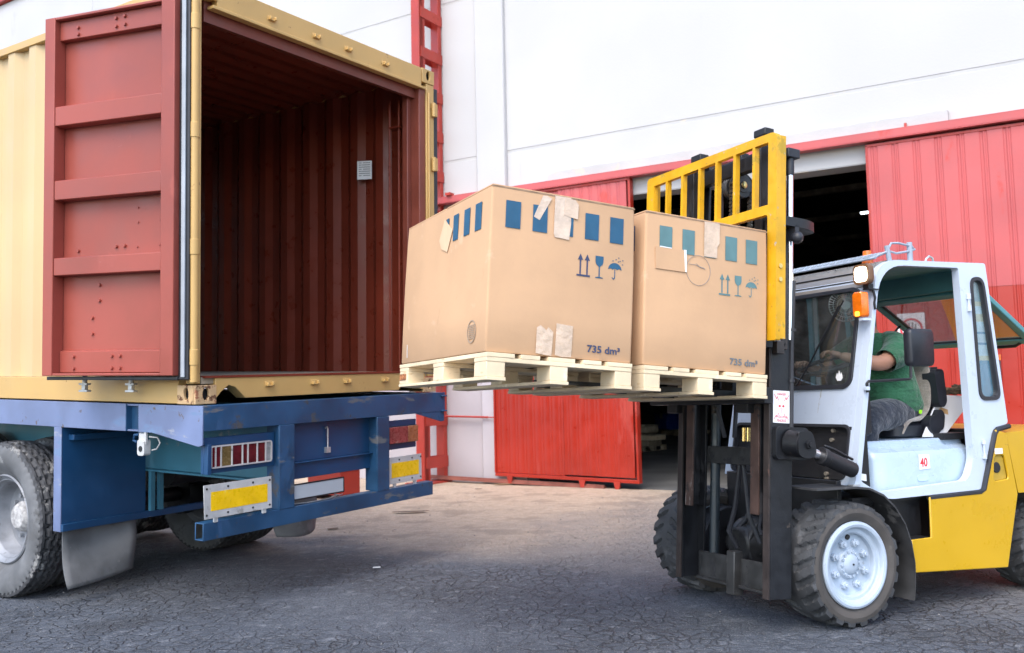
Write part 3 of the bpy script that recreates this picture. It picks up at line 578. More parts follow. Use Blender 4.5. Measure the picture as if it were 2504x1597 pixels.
def lamp(x0, x1, z0, z1, y):
    b = MB(); b.box(x0, x1, y, y+.05, z0, z1); o = b.build('tail_lamp', M['black'], t, bevel=.006)
    fr = MB(); e = .009; cells = [(0, .075, 'lensred'), (.075, .16, 'lensred'), (.16, .33, 'lensamber'), (.33, .50, 'lensred'), (.50, .59, 'lensred'), (.59, .745, 'lensred'), (.745, .89, 'lensred'), (.89, 1, 'lensclear')]
    wd = x1-x0
    outer = rrect(x0, x1, z0, z1, .018); holes = []
    for a, c, m in cells:
        h = rrect(x0+wd*a+(e if a == 0 else e*.45), x0+wd*c-(e if c == 1 else e*.45), z0+e, z1-e, .004, 2); holes.append(h)
        MB().box(x0+wd*a+.003, x0+wd*c-.003, y-.006, y, z0+.006, z1-.006).build('lens', M[m], o, bevel=.003)
    fr.prism(outer, XZ(0), y-.012, y, holes); fr.build('lamp_frame', mat('worn lamp frame', (.55, .53, .52), .4, .2, wear=(((.2, .18, .17), .2, 25, I3),)), o)
    return o
lamp(.055, .555, -.405, -.262, -.075)
b = MB(); b.box(1.73, 2.09, -.085, -.06, -.392, -.255); o = b.build('tail_lamp', M['black'], t, bevel=.006)
MB().box(1.735, 1.96, -.098, -.085, -.388, -.259).build('lens', mat('faded red lens', (.26, .05, .045), .3, var=.2, vs=12, wear=(((.36, .2, .15), .2, 9, I3),)), o, bevel=.004)
MB().box(1.963, 2.086, -.098, -.085, -.388, -.259).build('lens', mat('faded orange lens', (.34, .12, .05), .3, var=.2, vs=12), o, bevel=.004)
def reflector(x0, x1, z0, z1, y, skew=0):
    b = MB(); b.prism([(x0, z0), (x1, z0), (x1-.006, z1), (x0-.008, z1)], XZ(0), y, y+.004); o = b.build('reflector_plate', M['alu'], t, bevel=.002)
    MB().box(x0+.048, x1-.04, y-.0012, y-.0002, z0+.047, z1-.047).build('reflective_sheet', M['refl'], o)
    b = MB()
    for fx in (.03, .33, .70, .96):
        for z in (z0+.024, z1-.024): b.cyl((x0+fx*(x1-x0), y-.004, z), (x0+fx*(x1-x0), y, z), .007, n=8)
    b.build('rivet', M['black'], o); return o
reflector(-.018, .525, -.710, -.498, -.118)
reflector(1.722, 2.145, -.705, -.495, -.085)
for x, y0, y1, z1 in ((.06, -.112, -.10, -.70), (.45, -.112, -.10, -.70), (1.80, -.08, -.07, -.69), (2.05, -.08, -.07, -.69)): MB().box(x, x+.03, y0, y1, -.738, z1).build('plate_bracket', M['alu'], t)
b = MB(); b.box(.742, 1.236, -.088, -.082, -.693, -.587); o = b.build('number_plate', M['numplate'], t, bevel=.002)
b = MB(); b.prism(rrect(.738, 1.240, -.697, -.583, .006), XZ(0), -.090, -.084, [rrect(.748, 1.230, -.687, -.593, .004)]); b.build('plate_rim', M['black'], o)
# mudguard board behind the wheel with rubber flap, second flap on the far side
b = MB(); b.box(-.02, .66, 1.47, 1.482, -.93, -.19); b.box(-.02, 1.62, 1.445, 1.482, -.935, -.885); b.build('mudguard', M['bluebody'], t, bevel=.002)
b = MB(); b.box(-.024, -.014, 1.47, 1.565, -.94, -.19); b.build('mudguard_edge', bpy.data.materials['blue rail paint with sky sheen'], t, bevel=.002)
b = MB(); b.box(.03, .45, 1.40, 1.468, -.285, -.245); b.build('mudguard_strut', M['bluebody'], t, bevel=.003)
b = MB()
for x in (.70, .775): b.box(x-.018, x+.018, 1.43, 1.465, -.885, -.575)
b.build('mudguard_post', M['teal'], t)
def flap(x0, x1, z0, z1, y, curl):
    b = MB(); nx, nz = 10, 14; vs = []
    for j in range(nz+1):
        q = j/nz
        for i in range(nx+1):
            p = i/nx; vs.append((x0+(x1-x0)*(p*(1-.10*q)+.02*q) + .012*math.sin(5*q+p), y + curl*math.sin(math.pi*p)*q*.8 + .035*math.sin(4*q+2.5*p) - .05*q*q, z1+(z0-z1)*q - .018*math.sin(3*p)*q + (.05*p*q if curl > 0 else 0)))
    g = lambda i, j: j*(nx+1)+i
    b.add(vs, [(g(i, j), g(i+1, j), g(i+1, j+1), g(i, j+1)) for j in range(nz) for i in range(nx)])
    o = b.build('mud_flap', M['rubberflap'], t, ang=60); s = o.modifiers.new('thickness', 'SOLIDIFY'); s.thickness = .012; return o
flap(0, .585, -1.345, -.925, 1.49, .05)
flap(1.86, 2.40, -1.27, -.92, 1.40, -.12)
b = MB(); b.box(-.02, .04, .50, .56, -.20, -.19); b.tube([(.0, .58, -.21), (.0, .63, -.215), (.0, .64, -.25), (.0, .60, -.262)], .010, 8); b.build('rope_hook', M['bluebody'], t)
b = MB(); b.box(-.02, -.005, .48, .555, -.27, -.19); b.prism(rrect(.485, .56, -.345, -.24, .02), lambda u, v, w: (w, u, v), -.03, .02); o = b.build('marker_lamp', M['alu'], t, bevel=.005)
b = MB(); b.cyl((-.032, .522, -.30), (-.03, .522, -.30), .02, n=14); b.build('lamp_socket', M['black'], o)
b = MB(); b.tube([(.0, .47, -.22), (.02, .41, -.225), (.02, .385, -.26), (.02, .42, -.30), (.02, .47, -.31)], .005, 6); b.build('lamp_cable', M['alu'], t)
def stepped(vv, k): return vv
# axles and wheels
def truck_tyre_mesh(side):
    nA, prof = 240, []
    R0, WT = .60, .30
    side_pts = [(.335, .085), (.37, .06), (.42, .022), (.47, .006), (.52, .008), (.555, .022)]
    tread_n = 14
    vs = []; nP = None
    for a in range(nA):
        th = 2*math.pi*a/nA; ring = []
        for r, h in side_pts: ring.append((r, h))
        lug = (a % 4) < 2
        ring.append((.572 - (0 if lug else .016), .024 + (0 if lug else .006))); ring.append((.588 - (0 if lug else .020), .030))
        for i in range(tread_n+1):
            q = i/tread_n; x = .036 + (WT-.072)*q
            zig = ((a/6.0) % 1); zz = abs(zig-.5)*2
            groove = any(abs(q - c - .045*(zz-.5)) < .036 for c in (.16, .39, .61, .84))
            r = R0 - .010*(2*q-1)**2 - (.016 if groove else 0) - (.010 if (a % 12 < 2 and i % 2) else 0)
            ring.append((r, x))
        ring.append((.588 - (0 if lug else .020), WT-.030)); ring.append((.572 - (0 if lug else .016), WT-.024))
        for r, h in reversed(side_pts): ring.append((r, WT-h))
        nP = len(ring); vs += [(h, r*math.cos(th), r*math.sin(th)) for r, h in ring]
    fs = [(a*nP+i, ((a+1) % nA)*nP+i, ((a+1) % nA)*nP+i+1, a*nP+i+1) for a in range(nA) for i in range(nP-1)]
    side_faces = [1 if (f[0] % nP) < 6 or (f[0] % nP) > nP-8 else 0 for f in fs]
    return vs, fs, side_faces
def truck_wheel(x, y, z):
    o = bpy.data.objects.new('wheel', None); COL.objects.link(o); o.parent = t; o.location = (x, y, z)
    v, f, mi = truck_tyre_mesh(0); MB().add(v, f).build('tyre', [M['tyred'], M['tyreside']], o, ang=28, mi=mi)
    b = MB(); b.lathe([(.30, .09), (.335, .085), (.345, .07), (.335, .06), (.318, .075), (.30, .10), (.282, .13), (.275, .20), (.255, .235), (.20, .24), (.13, .235), (.118, .22), (.0, .22)], (0, 0, 0), (1, 0, 0), 64)
    b.lathe([(.335, .215), (.30, .225), (.262, .238)], (0, 0, 0), (1, 0, 0), 64)
    b.build('rim', M['rimt'], o, ang=25)
    b = MB()
    for i in range(10):
        a = 2*math.pi*i/10; b.cyl((.205, .165*math.cos(a), .165*math.sin(a)), (.24, .165*math.cos(a), .165*math.sin(a)), .018, n=6)
    b.build('wheel_nut', M['rimt'], o)
    b = MB(); b.lathe([(.12, .215), (.118, .195), (.10, .168), (.085, .155), (.03, .150), (0, .150)], (0, 0, 0), (1, 0, 0), 28); b.build('hub_cap', mat('dusty white hub', (.42, .41, .40), .8, var=.25, vs=30), o)
    return o
wy, wz = 2.36, -.935
w0 = truck_wheel(-.02, wy, wz)
for x, y in ((.33, wy), (1.79, wy), (2.12, wy), (-.02, wy+1.32), (.33, wy+1.32), (1.79, wy+1.32), (2.12, wy+1.32)):
    c = copy_tree(w0, t); c.location = (x, y, wz + (.03 if x > 1 else .01)); c.rotation_euler = (random.uniform(0, 6), 0, 0)
    if x > 2: c.rotation_euler = (random.uniform(0, 6), 0, math.pi); c.location.x += .30
for y in (wy, wy+1.32):
    b = MB(); b.cyl((.36, y, wz), (2.04, y, wz), .065, n=20); b.cyl((.66, y, wz), (.80, y, wz), .19, n=24); b.cyl((1.6, y, wz), (1.74, y, wz), .19, n=24); b.build('axle', M['black'], t)
    b = MB()
    for x in (.72, 1.68): b.loft([[(x-.045, y-.6+.12*i, -.62-.16*math.sin(math.pi*i/10)+dz) for dz in (0,)] + [(x+.045, y-.6+.12*i, -.62-.16*math.sin(math.pi*i/10)), (x+.045, y-.6+.12*i, -.70-.16*math.sin(math.pi*i/10)), (x-.045, y-.6+.12*i, -.70-.16*math.sin(math.pi*i/10))] for i in range(11)])
    b.build('leaf_spring', M['black'], t)
b = MB(); b.cyl((1.0, 1.7, -.62), (1.5, 1.7, -.62), .13, n=24); b.build('air_tank', M['black'], t)

# ------------------------------------------------------------------ two pallets and two cartons on the forks
GP = 'loaded pallets on the forks'
def make_pallet(x0, label):
    p = thing('pallet', FB @ Matrix.Translation((x0, -.018, -.1335)), label, 'pallet', GP)
    rg = random.Random(11)
    for i, (c, wd) in enumerate(((.0725, .145), (.23, .10), (.40, .145), (.57, .10), (.7275, .145))):
        MB().box(c-wd/2, c+wd/2, rg.uniform(-.004, .004), 1.2, .111, .1315).build('deck_board', M['wood'], p, bevel=.002)
    for y in (0, .5275, 1.055): MB().box(rg.uniform(-.004, .004), .80+rg.uniform(-.004, .004), y+.002, y+.143, .090, .1107).build('stringer_board', M['wood'], p, bevel=.002)
    for x, wd in ((0, .10), (.335, .10), (.70, .10)):
        MB().box(x+(0 if x < .1 else 0), x+wd, rg.uniform(-.006, .0), 1.2, .003, .019).build('skid_board', M['wood'], p, bevel=.002)
        for y in (0, .5275, 1.055): MB().box(x+.002, x+wd-.002, y+.004, y+.141, .0194, .0897).build('block', M['wood'], p, bevel=.003)
    return p
p1 = make_pallet(0, 'front pallet of pale wood, under the carton nearest the container')
p2 = copy_tree(p1); p2.matrix_world = FB @ Matrix.Translation((.872, -.018, -.1335)); p2['label'] = 'rear pallet of pale wood, next to the yellow load backrest'
MB().box(-.0015, -.0002, 1.085, 1.185, .040, .075).build('burnt_stamp', mat('burnt brand mark', (.42, .16, .06), .8, var=.6, vs=60), p1)
def make_carton(x0, label, ink, inkt, front):
    c = thing('carton', FB @ Matrix.Translation((x0, 0, .0)), label, 'box', 'cartons on the forks')
    A, Bd, H = .803, 1.157, .788
    b = MB(); n = 8; rings = []
    def sec(z, e): return [(e*math.cos(R(0))*0+x, y, z) for x, y in rrect(-e, A+e, -e, Bd+e, .012, 3)]
    for z, e in ((.002, -.002), (.008, .001), (.2, .003), (.45, .004), (.7, .002), (H, 0)): rings.append(sec(z, e))
    b.loft(rings); body = b.build('carton_body', M['card'], c, ang=50)
    b = MB(); b.prism(rrect(.002, A-.002, .002, Bd/2-.004, .006, 2), lambda u, v, w: (u, v, H+.004+.012*math.sin(math.pi*u/A)*(1-v/(Bd/2))+w), 0, .006); b.prism(rrect(.002, A-.002, Bd/2+.004, Bd-.002, .006, 2), lambda u, v, w: (u, v, H+.003+w), 0, .006)
    b.build('top_flap', M['card'], c)
    b = MB(); b.box(.0, A, -.0015, .004, H-.002, H+.005); b.build('flap_edge', M['carde'], c)
    E_ = -.0052
    def mark(pts, name, m, w=.0008, y=E_): return MB().prism(pts, XZ(y), -w, 0).build(name, m, c)
    def rect(x0, x1, z0, z1): return [(x0, z0), (x1, z0), (x1, z1), (x0, z1)]
    dx = 0 if front else .0
    for i, x in enumerate((.073, .218, .363, .51, .655) if front else (.083, .228, .369, .511, .651)):
        mark(rect(x, x+.079, .616 if (not front and i == 0) else .597, .728), 'printed_rectangle', ink)
    o = .473 if front else .475
    g = MB()
    g.prism(rect(o-.004, o+.072, .409 if front else .406, .418 if front else .415), XZ(E_), -.0008, 0)
    for x in (o+.016, o+.055): g.prism([(x-.004, .418), (x+.004, .418), (x+.004, .49), (x+.015, .49), (x, .521), (x-.015, .49), (x-.004, .49)], XZ(E_), -.0008, 0)
    g.build('this_way_up_mark', inkt if front else ink, c)
    g = MB(); gx = o+.125
    g.prism([(gx-.023, .521), (gx-.023, .492), (gx-.018, .478), (gx-.006, .469), (gx-.003, .466), (gx-.003, .417), (gx-.022, .414), (gx-.022, .410), (gx+.022, .410), (gx+.022, .414), (gx+.003, .417), (gx+.003, .466), (gx+.006, .469), (gx+.018, .478), (gx+.023, .492), (gx+.023, .521)], XZ(E_), -.0008, 0)
    g.build('fragile_mark', ink, c)
    g = MB(); ux = o+.216
    dome = [(ux+.039*math.cos(R(a)), .463+.034*math.sin(R(a))) for a in range(0, 181, 15)]; scal = [(ux-.039+.078*i/6, .463+(.006 if i % 2 else 0)) for i in range(1, 6)]
    g.prism(dome+scal, XZ(E_), -.0008, 0); g.prism([(ux-.002, .465), (ux-.002, .424), (ux-.008, .417), (ux-.014, .424), (ux-.017, .422), (ux-.008, .411), (ux+.002, .42), (ux+.002, .465)], XZ(E_), -.0008, 0)
    for a, e in ((-.012, .507), (.006, .515), (.022, .525), (.030, .509), (.046, .514), (.045, .493), (.020, .505)): g.prism(circ(ux+a, e, .0035, 8, .0028), XZ(E_), -.0008, 0)
    g.build('keep_dry_mark', ink, c)
    text('735 dm\u00b3', .049, inkt, c, 'volume_text', (o+.068 if front else o+.073, E_-.0004, .040), (1, 0, -.012), (0, 0, 1), .020, sx=1.16)
    def tapestrip(pts, m, y=E_-.0018):
        xs = [p[0] for p in pts]; return MB().prism(pts, XZ(y), -.0007, 0).build('tape_strip', m, c)
    if front:
        tapestrip([(.335, .789), (.333, .60), (.340, .583), (.42, .579), (.428, .66), (.425, .789)], M['tapew'])
        tapestrip([(.392, .785), (.388, .70), (.42, .692), (.465, .688), (.468, .76), (.45, .782)], M['tape'], E_-.0032)
        tapestrip([(.268, .778), (.222, .668), (.254, .655), (.318, .77), (.29, .781)], M['tapew'], E_-.0012)
        tapestrip([(.26, .135), (.258, .012), (.343, .004), (.35, .12), (.322, .142), (.312, .126), (.28, .148)], M['tape'])
        tapestrip([(.366, .164), (.362, .01), (.40, .003), (.452, .006), (.458, .158)], M['tape'])
        X0 = lambda u, v, w: (-.0052-w, u, v)
        for y0, y1 in ((.100, .174), (.240, .311), (.385, .451)): MB().prism([(y0, .597), (y1, .597), (y1, .731), (y0, .731)], X0, 0, .0008).build('printed_rectangle', ink, c)
        MB().prism([(.555, .729), (.513, .731), (.513, .69)], X0, 0, .0008).build('printed_rectangle', ink, c)
        MB().prism([(.569, .733), (.634, .63), (.60, .58), (.515, .55), (.455, .655)], X0, .0012, .003).build('loose_patch', mat('pale cardboard patch', (.66, .46, .29), .85, var=.05, vs=6, spec=.2), c)
        g = MB(); n = 26
        for r0, r1 in ((.046, .052),): g.prism(circ(.160, .106, r1, n, .056), X0, 0, .0006, [circ(.160, .106, r0, n, .050)])
        for i in range(8): g.prism([(.125, .072+.009*i), (.195, .070+.009*i), (.195, .074+.009*i), (.125, .076+.009*i)], X0, 0, .0006)
        g.build('maker_stamp', mat('faint grey stamp', (.36, .27, .19), .85), c)
        MB().prism([(1.045, .03), (1.052, .03), (1.060, .105), (1.054, .10)], X0, 0, .0008).build('scratch', M['paper'], c)
    else:
        tapestrip([(.368, .789), (.368, .60), (.455, .60), (.455, .66), (.470, .68), (.470, .789)], M['tape'])
        MB().prism([(.055, .613), (.235, .616), (.252, .50), (.06, .50)], XZ(E_-.0009), -.003, 0).build('loose_patch', M['card'], c)
        MB().prism([(.2365, .618), (.252, .618), (.256, .502), (.246, .500)], XZ(E_-.004), -.0008, 0).build('torn_paper_edge', M['paper'], c)
        MB().prism([(.083, .614), (.158, .614), (.158, .618), (.083, .620)], XZ(E_-.004), -.0008, 0).build('torn_paper_edge', M['paper'], c)
        g = MB(); P = [(.333+.078*math.cos(2*math.pi*i/40), E_-.0012, .520+.080*math.sin(2*math.pi*i/40)) for i in range(40)]; g.tube(P, .0011, 4, True)
        g.tube([(.270, E_-.0012, .548), (.315, E_-.0012, .548), (.345, E_-.0012, .538), (.378, E_-.0012, .532)], .0013, 4); g.tube([(.318, E_-.0012, .556), (.34, E_-.0012, .541), (.372, E_-.0012, .536)], .001, 4)
        g.build('pen_scribble', M['grey'], c)
        X0 = lambda u, v, w: (-.0052-w, u, v)
        for y0, y1 in ((.09, .165), (.24, .31), (.39, .46)): MB().prism([(y0, .597), (y1, .597), (y1, .731), (y0, .731)], X0, 0, .0008).build('printed_rectangle', M['inkdark'], c)
    return c
make_carton(0, 'front brown carton with blue print and crumpled tape, nearest the container', M['inkblue'], M['inkdark'], True)
make_carton(.873, 'rear brown carton with grey-green print and pen circle, against yellow backrest', M['inkgreen'], M['inkgrey'], False)

# ------------------------------------------------------------------ forklift truck (x to the rear, y to the far side, z up)
f = thing('forklift', FF, 'yellow and pale blue forklift truck with glazed cab lifting two cartons', 'forklift')
def side_poly(): return rpoly([(.672, .775), (.94, 2.04), (1.05, 2.108), (1.925, 2.128), (2.05, 1.094), (1.90, 1.06), (1.757, .690), (.93, .682), (.80, .745)], [.01, .14, .10, .02, .02, .02, .02, .06, .06])
door_hole = rpoly([(.722, .80), (.975, 2.075), (1.668, 2.087), (1.702, .875), (1.637, .752), (.86, .727)], [.02, .20, .02, .05, .05, .06], 8)
slot = rpoly([(1.765, 2.035), (1.893, 2.035), (1.993, 1.245), (1.787, 1.245)], .065, 6)
slot_in = rpoly([(1.787, 2.013), (1.875, 2.013), (1.968, 1.268), (1.806, 1.268)], .05, 6)
b = MB(); b.prism(side_poly(), XZ(0), -.525, -.475, [door_hole, slot]); cab = b.build('cab_side', M['cabw'], f, bevel=.008, seg=3)
MB().prism(slot, XZ(0), -.534, -.47, [slot_in]).build('window_seal', M['blackrub'], f, bevel=.006)
MB().prism(slot_in, XZ(0), -.512, -.508).build('slot_window', PANE, f)
cur = [('teal cloth', (.05, .25, .36), 1.262, 1.50), ('beige cloth', (.62, .55, .36), 1.50, 1.53), ('ice cloth', (.55, .66, .68), 1.53, 1.60), ('blue stripe cloth', (.12, .30, .42), 1.60, 1.615), ('ice cloth', (0, 0, 0), 1.615, 1.67), ('blue stripe cloth', (0, 0, 0), 1.67, 1.685), ('ice cloth', (0, 0, 0), 1.685, 1.75), ('beige cloth', (0, 0, 0), 1.75, 1.80), ('ice cloth', (0, 0, 0), 1.80, 1.85), ('beige cloth', (0, 0, 0), 1.85, 1.88), ('grey teal cloth', (.30, .42, .42), 1.88, 2.025)]
cb = MB(); mi = []; ml = []
for nm, c, z0, z1 in cur:
    m = mat(nm, c, .9, vs=9)
    if m not in ml: ml.append(m)
    cb.box(1.772+.005*math.sin(z0*9), 1.985-.12*(z0-1.25), -.50, -.494, z0, z1); mi += [ml.index(m)]*6
cb.build('curtain', ml, f, mi=mi)
rk = lambda z: .672+.212*(z-.78)
def FRONT(w0=0): return lambda u, v, w: (rk(v)+w+w0, u, v)
ws = rrect(-.43, .50, 1.335, 1.955, .07, 6); ws_in = rrect(-.405, .475, 1.362, 1.93, .055, 6)
lo_ = rrect(-.455, .565, .80, 1.125, .05, 5); lo_in = rrect(-.44, .55, .80, 1.108, .04, 5)
MB().prism(rpoly([(-.476, .775), (-.476, 2.0), (.62, 2.0), (.62, .775)], .01), FRONT(), 0, .045, [ws, [p for p in lo_]]).build('cab_front', M['cabw'], f, bevel=.006)
MB().prism(ws, FRONT(), -.012, .03, [ws_in]).build('window_seal', M['blackrub'], f, bevel=.006)
gl = MB().prism(ws_in, FRONT(), .006, .011).build('windscreen', WINT, f)
MB().prism([(-.345+x*.055, 1.385+z*.06) for x, z in ((.2, 0), (.7, .0), (1, .35), (.85, .8), (.72, .5), (.6, 1), (.42, .55), (.3, .85), (.1, .55), (.02, .25))], FRONT(), .003, .0055).build('flame_sticker', M['paper'], gl)
b = MB(); b.tube([(rk(1.36)-.012, .02, 1.36), (rk(1.50)-.016, -.08, 1.50), (rk(1.85)-.015, -.27, 1.85)], .005, 6); b.bar((rk(1.42)-.012, -.06, 1.46), (rk(1.88)-.01, -.30, 1.88), .004, .010, (1, 0, 0)); b.build('wiper', M['black'], f)
MB().prism(lo_, FRONT(), -.008, .03, [lo_in]).build('inset_seal', M['blackrub'], f, bevel=.004)
MB().prism(lo_, FRONT(), .03, .04).build('opening_fill', M['black'], f)  # black plate fills the opening in place of the dark behind it
b = MB()
for y, z in ((-.30, 1.085), (-.295, 1.03), (-.10, 1.06), (.2, 1.06), (-.28, .83), (-.285, .80)): b.cyl((rk(z)+.012, y, z), (rk(z)+.03, y, z), .012, n=10)
b.build('panel_bolt', M['boltm'], f)
# roof, visor, far side, rear header
vis = [(rk(1.95)-.004, 1.95), (.934, 2.0), (.962, 2.055), (1.01, 2.098), (1.10, 2.118), (1.2, 2.122)]
b = MB(); b.loft([[(x, y, z) for x, z in vis] + [(x+.02, y, z-.02) for x, z in reversed(vis)] for y in (-.478, .62)]); b.build('roof_visor', M['visor'], f, ang=60)
b = MB(); b.bar((.928, -.47, 1.992), (.928, .62, 1.992), .006, .006); b.bar((.952, -.47, 2.045), (.952, .62, 2.045), .006, .006); b.build('visor_trim', M['black'], f)
b = MB(); b.box(1.19, 1.925, -.476, .62, 2.105, 2.124); b.build('roof', M['cabt'], f)
b = MB(); b.prism(rpoly([(rk(.8), .775), (rk(1.99), 1.99), (1.10, 2.108), (1.925, 2.12), (2.04, 1.09), (1.90, 1.06), (1.757, .69), (.93, .682)], .03), XZ(0), .575, .62, [rpoly([(.76, 1.02), (.965, 2.02), (1.50, 2.04), (1.50, 1.02)], .08), rpoly([(1.56, 1.02), (1.56, 2.04), (1.86, 2.045), (1.92, 1.10)], .05)])
b.build('cab_side', M['cabt'], f, bevel=.006)
b = MB(); b.box(1.885, 1.945, -.476, .575, 1.975, 2.126); b.box(1.90, 1.96, -.476, -.40, 1.06, 1.98); b.box(1.90, 1.96, .40, .575, 1.06, 1.98); b.build('rear_frame', M['cabt'], f, bevel=.006)
# rear window flap propped open
A_, B_, C_, D_ = Vector((1.955, .40, 1.965)), Vector((2.47, .395, 1.655)), Vector((2.47, -.43, 1.645)), Vector((1.955, -.45, 1.955))
b = MB()
for p, q in ((A_, B_), (B_, C_), (C_, D_), (D_, A_)): b.bar(p, q, .055, .035, (B_-A_).cross(D_-A_))
fl_ = b.build('rear_window_flap', M['cabt'], f, bevel=.006)
nn = (B_-A_).cross(D_-A_).normalized()*.003
MB().add([A_+nn, B_+nn, C_+nn, D_+nn, A_-nn, B_-nn, C_-nn, D_-nn], [(0, 1, 2, 3), (7, 6, 5, 4), (0, 4, 5, 1), (1, 5, 6, 2), (2, 6, 7, 3), (3, 7, 4, 0)]).build('flap_pane', TINT, fl_)
b = MB()
for p, q in ((A_, B_), (B_, C_), (C_, D_)): 
    c0 = (A_+B_+C_+D_)/4; b.tube([p.lerp(c0, .075), q.lerp(c0, .075)], .012, 8)
b.build('pane_seal', M['blackrub'], fl_)
b = MB(); b.tube([(1.955, .40, 1.62), (2.20, .40, 1.80)], .008, 8); b.build('flap_stay', M['black'], fl_)
b = MB(); b.tube([(2.47, -.1, 1.63), (2.50, -.15, 1.61), (2.50, -.3, 1.61), (2.47, -.36, 1.63)], .012, 8); b.build('flap_handle', M['black'], fl_)
# roof rack mesh of welded wire
b = MB()
def rackpt(y, lvl): return (.955+.10*lvl, y, 2.075+.095*lvl)
for x, z in ((.965, 2.118), (1.06, 2.158), (1.09, 2.162)): b.tube([(x, -.50, z), (x, .60, z)], .006, 8)
y = -.50; i = 0; zig = []
while y < .6: zig.append((.965 if i % 2 else 1.06, y, 2.118 if i % 2 else 2.160)); y += .055; i += 1
b.tube(zig, .0062, 6); b.tube([(1.06 if i % 2 else .965, y_, 2.160 if i % 2 else 2.118) for i, (x_, y_, z_) in enumerate(zig)], .006, 6); b.tube([(x+.07, y+.03, z+.014) for x, y, z in zig], .0055, 6)
b.tube([(1.06, -.50, 2.158), (1.10, -.505, 2.215), (1.16, -.505, 2.22), (1.28, -.505, 2.205), (1.30, -.50, 2.19)], .007, 8); b.tube([(1.09, -.50, 2.165), (1.14, -.505, 2.155), (1.26, -.505, 2.175), (1.31, -.50, 2.19)], .007, 8)
b.cyl((1.085, -.50, 2.10), (1.065, -.50, 2.20), .015, n=10); b.cyl((1.265, -.50, 2.11), (1.265, -.50, 2.23), .017, n=10)
b.build('roof_rack', mat('grey blue wire paint', (.33, .39, .46), .45), f)
b = MB(); b.cyl((1.12, -.30, 2.12), (1.12, -.30, 2.20), .035, .025, n=16); b.build('roof_beacon', M['indic'], f)
b = MB(); b.tube([(1.52+.001*i, -.40+.0*i, 2.12) for i in range(1)] + [(1.53, -.40, 2.155), (1.56, -.40, 2.175), (1.59, -.40, 2.165), (1.60, -.40, 2.125)], .007, 6); b.build('lifting_eye', M['hardware'], f)
# work lamp, indicator, mirror
def YZ(x): return lambda u, v, w: (x+w, u, v)
b = MB(); b.loft([[(x, -.505+s*(u), 2.012+s*(v)) for u, v in rrect(-.060, .060, -.060, .060, .030, 4)] for x, s in ((.83, 1.0), (.845, 1.04), (.87, 1.0), (.90, .6))]); b.build('work_lamp', mat('brown lamp housing', (.16, .085, .045), .4), f, ang=50)
MB().prism([(-.505+u, 2.012+v) for u, v in rrect(-.045, .045, -.044, .044, .024, 4)], YZ(.826), 0, .005).build('lamp_lens', M['lampw'], f)
b = MB(); b.box(.86, .90, -.53, -.49, 1.925, 1.955); b.box(.855, .94, -.54, -.49, 1.92, 1.926); b.tube([(.89, -.535, 1.92), (.90, -.54, 1.87), (.89, -.54, 1.84), (.895, -.54, 1.80)], .008, 6); b.build('lamp_bracket', M['black'], f)
b = MB(); b.loft([[(x, -.500+u*s, 1.83+v*s) for u, v in rrect(-.038, .034, -.075, .075, .016, 3)] for x, s in ((.790, .92), (.798, 1.0), (.845, 1.0))]); o = b.build('indicator', M['indic'], f, ang=50)
MB().prism([(-.502+u, 1.775+v) for u, v in rrect(-.014, .014, -.013, .013, .006)], YZ(.786), -.002, .003).build('indicator_bulb', M['indicl'], o)
MB().box(.80, .86, -.535, -.50, 1.735, 1.75).build('indicator_bracket', M['cabw'], f)
b = MB(); b.tube([(.79, -.545, 1.31), (.79, -.545, 1.365), (.80, -.548, 1.375), (1.125, -.56, 1.385), (1.14, -.56, 1.395), (1.145, -.56, 1.47)], .0085, 8); b.build('mirror_arm', M['black'], f)
MB().box(.778, .802, -.556, -.527, 1.322, 1.345).build('arm_clamp', M['cabw'], f, bevel=.003)
b = MB(); b.loft([[(1.23+.02*(v>0)*0+u*s+.012*v, y, 1.575+v*s) for u, v in rrect(-.105, .105, -.115, .115, .028, 4)] for y, s in ((-.585, .90), (-.575, .98), (-.55, 1.0), (-.53, .96))]); b.build('mirror', M['seatp'], f, ang=50)
b = MB()
for z in (1.905, 1.83): b.cyl((1.735, -.535, z-.018), (1.735, -.535, z+.018), .014, n=10)
b.cyl((1.735, -.535, 1.83), (1.735, -.535, 1.905), .008, n=8); b.build('door_hinge', M['cabw'], f)
b = MB()
for z in (.985, .895): b.cyl((1.792, -.535, z-.015), (1.792, -.535, z+.015), .014, n=10)
b.cyl((1.792, -.535, .90), (1.792, -.535, .98), .007, n=8); b.build('door_hinge', M['cabw'], f)
b = MB(); b.box(2.03, 2.06, -.50, -.44, 1.36, 1.50); b.build('tail_lamp', M['lensred'], f, bevel=.004)
MB().box(2.03, 2.062, -.50, -.44, 1.50, 1.54).build('tail_lamp', M['indic'], f, bevel=.004)
# lower cab: hood with number, sill, pedal plate
b = MB(); b.loft([[(x, y, z) for x, y in rrect(.93-e*.1, 1.84+e*.1, -.455+e*.4, .45-e*.2, .10, 6)] for z, e in ((.70, .0), (.90, .0), (.945, .06), (.965, .17), (.975, .20), (1.0, .21), (1.012, .24))]); hd = b.build('engine_hood', M['hood'], f, ang=35)
b = MB(); b.prism(rrect(1.270, 1.365, .762, .802, .018), XZ(-.457), -.002, .001); b.build('hood_handle', mat('hood handle blue', (.42, .55, .67), .4), hd, bevel=.006)  # handle patch slightly lighter than the hood paint
MB().prism([(1.292, .832), (1.388, .836), (1.384, .922), (1.288, .925)], XZ(-.4575), -.0012, .0).build('number_card', M['paper'], hd)
text('40', .075, M['signred'], hd, 'number_text', (1.300, -.4593, .850), (1, 0, .01), (0, 0, 1), .022, sx=.86)
MB().prism(rpoly([(.74, 1.115), (.86, 1.09), (.865, .75), (.80, .765), (.715, .80)], .01), XZ(-.46), 0, .03).build('pedal_plate', M['black'], f)
